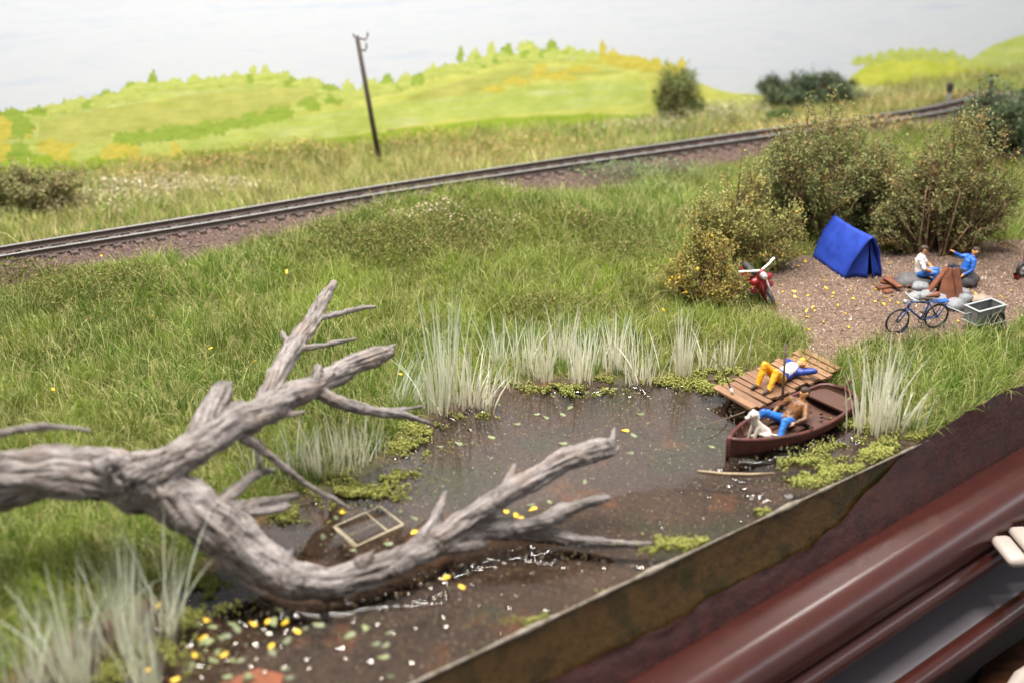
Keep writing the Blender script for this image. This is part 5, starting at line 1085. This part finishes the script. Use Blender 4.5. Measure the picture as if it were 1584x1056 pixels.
# ------------------------------------------------------------------ algae, floating and fallen leaves, glint droplets
P = []
for (px, py, rx, ry, n) in [(580, 738, 1.0, .5, 1400), (560, 765, .9, .4, 1000), (620, 690, .9, .4, 1100), (440, 792, .9, .35, 900), (345, 845, .6, .5, 800), (300, 905, .6, .4, 700), (330, 930, .5, .3, 400), (640, 665, .6, .3, 600), (860, 600, 1.0, .25, 700), (800, 597, .7, .2, 400), (900, 605, .8, .25, 500), (965, 592, .9, .25, 700), (1050, 590, 1.0, .3, 900), (1110, 598, .7, .35, 900), (1100, 580, .7, .3, 600), (1150, 580, .6, .25, 400),
                            (1310, 700, .9, .4, 1500), (1270, 730, .7, .3, 1300), (1350, 695, .9, .35, 1300), (1395, 685, .7, .3, 700), (1250, 745, .5, .2, 600), (1240, 715, .5, .2, 500), (1420, 678, .7, .25, 900), (1385, 700, .8, .25, 900), (1330, 725, .6, .2, 600), (1050, 842, .7, .25, 900), (1020, 856, .4, .15, 300), (840, 962, .45, .2, 700), (1090, 838, .3, .14, 260), (1180, 792, .25, .1, 200), (940, 918, .2, .1, 160), (760, 1010, .25, .12, 200), (240, 1010, .8, .5, 700), (730, 640, .5, .25, 400), (520, 760, .8, .3, 700), (285, 955, .4, .3, 300), (170, 1040, .8, .3, 500), (1330, 660, .4, .4, 600)]:
    n = int(n * 1.9); c0 = at(px, py, 0.02); a = rng.normal(0, .5, (n, 2)); a *= (.6 + .8 * vn(c0[0] + a[:, 0] * 3, c0[1] + a[:, 1] * 3, .5, 3))[:, None]
    xx, yy = c0[0] + a[:, 0] * rx, c0[1] + a[:, 1] * ry; keep_ = (fbm(xx, yy, .35, 33) > .44) & (xy_st(xx, yy)[1] > .03)
    zz = np.maximum(height(xx, yy), 0) + .01 + .10 * rng.random(n) ** 2; P.append(np.stack([xx, yy, zz], 1)[keep_])
P = np.vstack(P); base = np.array([(.30, .31, .075), (.36, .35, .10), (.24, .26, .06)])[rng.integers(0, 3, len(P))] * (.7 + .5 * rng.random((len(P), 1)))
crumbs('algae', P, .018 + .024 * rng.random(len(P)), base, 'yellow green foam of algae and duckweed along the pond edges', 'algae')
xx = rng.uniform(-9, 11, 34000); yy = rng.uniform(18, 33, 34000); k = (sdist(pond, xx, yy) < -.05) & (xy_st(xx, yy)[1] > .06) & (rng.random(34000) < .25 + .9 * fbm(xx, yy, 1.6, 41)); xx, yy = xx[k], yy[k]
cp = np.array([(.24, .17, .12), (.30, .27, .15), (.14, .09, .06), (.36, .22, .1), (.42, .38, .3)])[rng.integers(0, 5, len(xx))] * (.6 + .6 * rng.random((len(xx), 1)))
crumbs('pond_debris', np.stack([xx, yy, np.full(len(xx), .004)], 1), .008 + .02 * rng.random(len(xx)) ** 2, cp, 'fine specks of sediment scattered on the pond water')
lf = MB(); n = 8; vv = [(0, 0, .006)]
for i in range(n): a = 6.283 * i / n; vv.append((math.cos(a) * .095 * (1.0 if i else 1.3), math.sin(a) * .058 * (1 + .25 * math.sin(i * 2.3)), .012 * math.sin(a * 2)))
lf.add(vv, [(0, 1 + i, 1 + (i + 1) % n) for i in range(n)])
first = {}
def leaf(kind, p, label, s=1.0, group=None, flat=.12):
    if kind not in first: o = first[kind] = lf.build(kind, M['yellow_leaf' if kind == 'yellow_leaf' else 'pad'], None); o.modifiers.new('t', 'SOLIDIFY').thickness = .008
    else: o = copy_of(first[kind])
    o.location = p; o.rotation_euler = (rng.normal(0, flat), rng.normal(0, flat), rng.random() * 6.28); o.scale = (s, s * rng.uniform(.8, 1.1), s); return tag(o, label, 'leaf', group)
for (px, py) in [(315, 985), (320, 958), (420, 998), (441, 962), (392, 964), (302, 1012), (346, 1012), (415, 960), (460, 975), (245, 935), (270, 1050), (228, 1035)]: leaf('yellow_leaf', at(px, py, .02), 'yellow leaf floating on the dark water at the lower left', .92, 'yellow leaves on the lower left water')
for (px, py) in [(641, 822), (655, 818), (648, 827), (783, 790), (798, 796), (806, 800), (825, 786), (700, 808)]: leaf('yellow_leaf', at(px, py, .02), 'yellow leaf gathered against the dead trunk in the water', 1.0, 'yellow leaves against the trunk')
for (px, py), lab in (((530, 791), 'lone yellow leaf floating below the drooping twig tip'), ((968, 665), 'lone yellow leaf floating in the middle of the pond'), ((690, 892), 'small yellow leaf on the water just below the trunk'), ((714, 906), 'yellow leaf on the water a little out from the trunk')): leaf('yellow_leaf', at(px, py, .02), lab, .95)
for i in range(62):
    for _ in range(30):
        px, py = (rng.uniform(1195, 1420), rng.uniform(396, 520)) if i < 54 else (rng.uniform(1420, 1580), rng.uniform(390, 500)); p = ground(px, py, .035)
        if sdist(camp, p[0], p[1]) < -.1: break
    leaf('yellow_leaf', p, 'small yellow leaf fallen on the camp gravel', rng.uniform(.5, .85), 'yellow leaves on the camp gravel', .35)
for (px, py) in [(86, 624), (445, 440), (328, 560), (395, 580), (240, 510), (940, 470), (1060, 470), (905, 345), (1025, 500), (620, 600), (160, 415), (730, 350)]: leaf('yellow_leaf', ground(px, py, .42), 'small yellow flower leaf caught in the meadow grass', .75, 'yellow leaves in the meadow grass', .5)
for (px, py) in [(830, 640), (870, 640), (800, 655), (855, 612), (925, 610), (905, 606), (950, 600), (760, 675), (870, 685), (710, 685), (990, 640), (980, 672), (1100, 690), (975, 700), (680, 690), (770, 625), (845, 645), (882, 630)]: leaf('floating_leaf', at(px, py, .015), 'pale green leaf floating in the open middle water', rng.uniform(.8, 1.2), 'green leaves on the middle water')
for i in range(34):
    px, py = rng.uniform(290, 640), rng.uniform(940, 1050)
    if px > 450 and rng.random() < .5: px -= 150
    leaf('floating_leaf', at(px, py, .015), 'dull green leaf floating on the near water below the trunk', rng.uniform(.8, 1.3), 'green leaves on the near water')
for (px, py) in [(620, 790), (630, 770), (640, 800), (600, 840), (520, 800), (500, 830), (545, 850), (820, 780), (850, 775), (905, 745), (835, 800), (640, 840)]: leaf('floating_leaf', at(px, py, .015), 'small green leaf floating behind the dead trunk', rng.uniform(.7, 1.1), 'green leaves behind the trunk')
# clear droplets added to give the water lamp glints, and glossy menisci
mg, nt, b = new_mat('gloss_droplet'); nt.nodes.remove(b)
fr = nt.nodes.new('ShaderNodeFresnel'); fr.inputs[0].default_value = 1.75; tr2 = nt.nodes.new('ShaderNodeBsdfTransparent'); tr2.inputs[0].default_value = (.93, .9, .86, 1)
gl = nt.nodes.new('ShaderNodeBsdfGlossy'); gl.inputs['Roughness'].default_value = .04; mx = nt.nodes.new('ShaderNodeMixShader')
nt.links.new(fr.outputs[0], mx.inputs[0]); nt.links.new(tr2.outputs[0], mx.inputs[1]); nt.links.new(gl.outputs[0], mx.inputs[2]); nt.links.new(mx.outputs[0], nt.nodes['Material Output'].inputs[0])
mb = MB()
spots = [(rng.normal(t_[0], 20), rng.normal(t_[1], 8)) for t_ in [(684, 645), (726, 632), (780, 605), (820, 590), (900, 598), (950, 590), (996, 598), (1056, 592), (1110, 590), (1130, 625), (640, 680), (560, 720), (480, 770), (430, 790), (1350, 680), (1200, 705), (1240, 690), (1190, 770), (1150, 740), (1060, 590), (620, 700), (870, 594)] for _ in range(10)]
spots += [(rng.uniform(420, 1000), rng.uniform(860, 1050)) for _ in range(60)] + [(rng.uniform(980, 1200), rng.uniform(700, 840)) for _ in range(14)] + [(rng.uniform(240, 480), rng.uniform(920, 1050)) for _ in range(60)] + [(520 + i * 7, 925 - i * 1.6 + rng.normal(0, 6)) for i in range(45)]
for (px, py) in spots:
    p = at(px, py, 0)
    if xy_st(p[0], p[1])[1] < .15 or sdist(pond, p[0], p[1]) > -.05: continue
    r_ = (.03 + .06 * rng.random() ** 2) * (.85 if py > 850 else 1.0); mb.ball((p[0], p[1], -.004), (r_ * rng.uniform(1, 1.8), r_, r_ * .42), 10, 6, lump=.1, seed=rng.integers(99))
o = mb.build('droplets', mg, None, True); tag(o, 'added glint-catching clear resin droplets on the pond surface', kind='stuff')
mb = MB()
for path in ([(395, 925), (430, 942), (480, 952), (530, 950), (570, 942), (620, 938), (665, 925), (690, 910)], [(700, 895), (740, 880), (780, 868), (815, 860), (860, 850)], [(620, 940), (650, 935), (685, 932), (690, 915)], [(820, 862), (835, 870), (855, 872), (860, 865)], [(1140, 712), (1180, 716), (1230, 702), (1270, 682)], [(672, 652), (684, 658), (698, 654)], [(985, 602), (996, 606), (1008, 602)]):
    Q = catmull([at(px, py, 0.0) for px, py in path], 6); mb.tube(list(Q), [.022 + .045 * float(vn(i, 0, 1.5, 3)) for i in range(len(Q))], 12)
o = mb.build('meniscus', mg, None, True); tag(o, 'glossy raised water rims round trunk, boat and reeds', kind='stuff')

# ------------------------------------------------------------------ window frame in the water, twig, brick-red slab
fa, fb_, fc_, fd_ = [at(px, py, -.028) for px, py in ((518, 815), (550, 846), (624, 812), (588, 783))]
wf = thing('wooden_frame', 'small pale wooden frame with a cross bar half sunk in the pond', 'frame', None, tuple((fa + fc_) / 2))
for a, b_, w_ in ((fa, fb_, .12), (fb_, fc_, .06), (fc_, fd_, .05), (fd_, fa, .055), (fa + (fd_ - fa) * .68, fb_ + (fc_ - fb_) * .68, .055), (fa * .5 + fb_ * .5, fa * .5 + fb_ * .5 + (fc_ - fb_) * .66, .035)): child(plank_between('bar', a, b_ + np.array([0, 0, .004]), w_, .05, M['pale_wood']), wf)
tag(MB().tube([at(1080, 728, .02), at(1120, 732, .04), at(1160, 733, .03), at(1198, 731, .02)], [.03, .035, .03, .015], 6).build('floating_twig', M['twig'], None, True), 'pale straight twig floating in front of the boat', 'twig')
rp = [at(px, py, -.05) for px, py in ((340, 1056), (400, 1032), (440, 1042), (425, 1085), (345, 1110))]
mb = MB(); mb.add([p for p in rp] + [p - np.array([0, 0, .12]) for p in rp], [(0, 1, 2, 3, 4)[::-1]] + [(i, (i + 1) % 5, 5 + (i + 1) % 5, 5 + i) for i in range(5)])
tag(mb.build('sunken_slab', pm('brick_red', (.34, .10, .035), (.26, .075, .03), 3, .6, .3)), 'rust red slab just under the water at the bottom edge', 'slab')
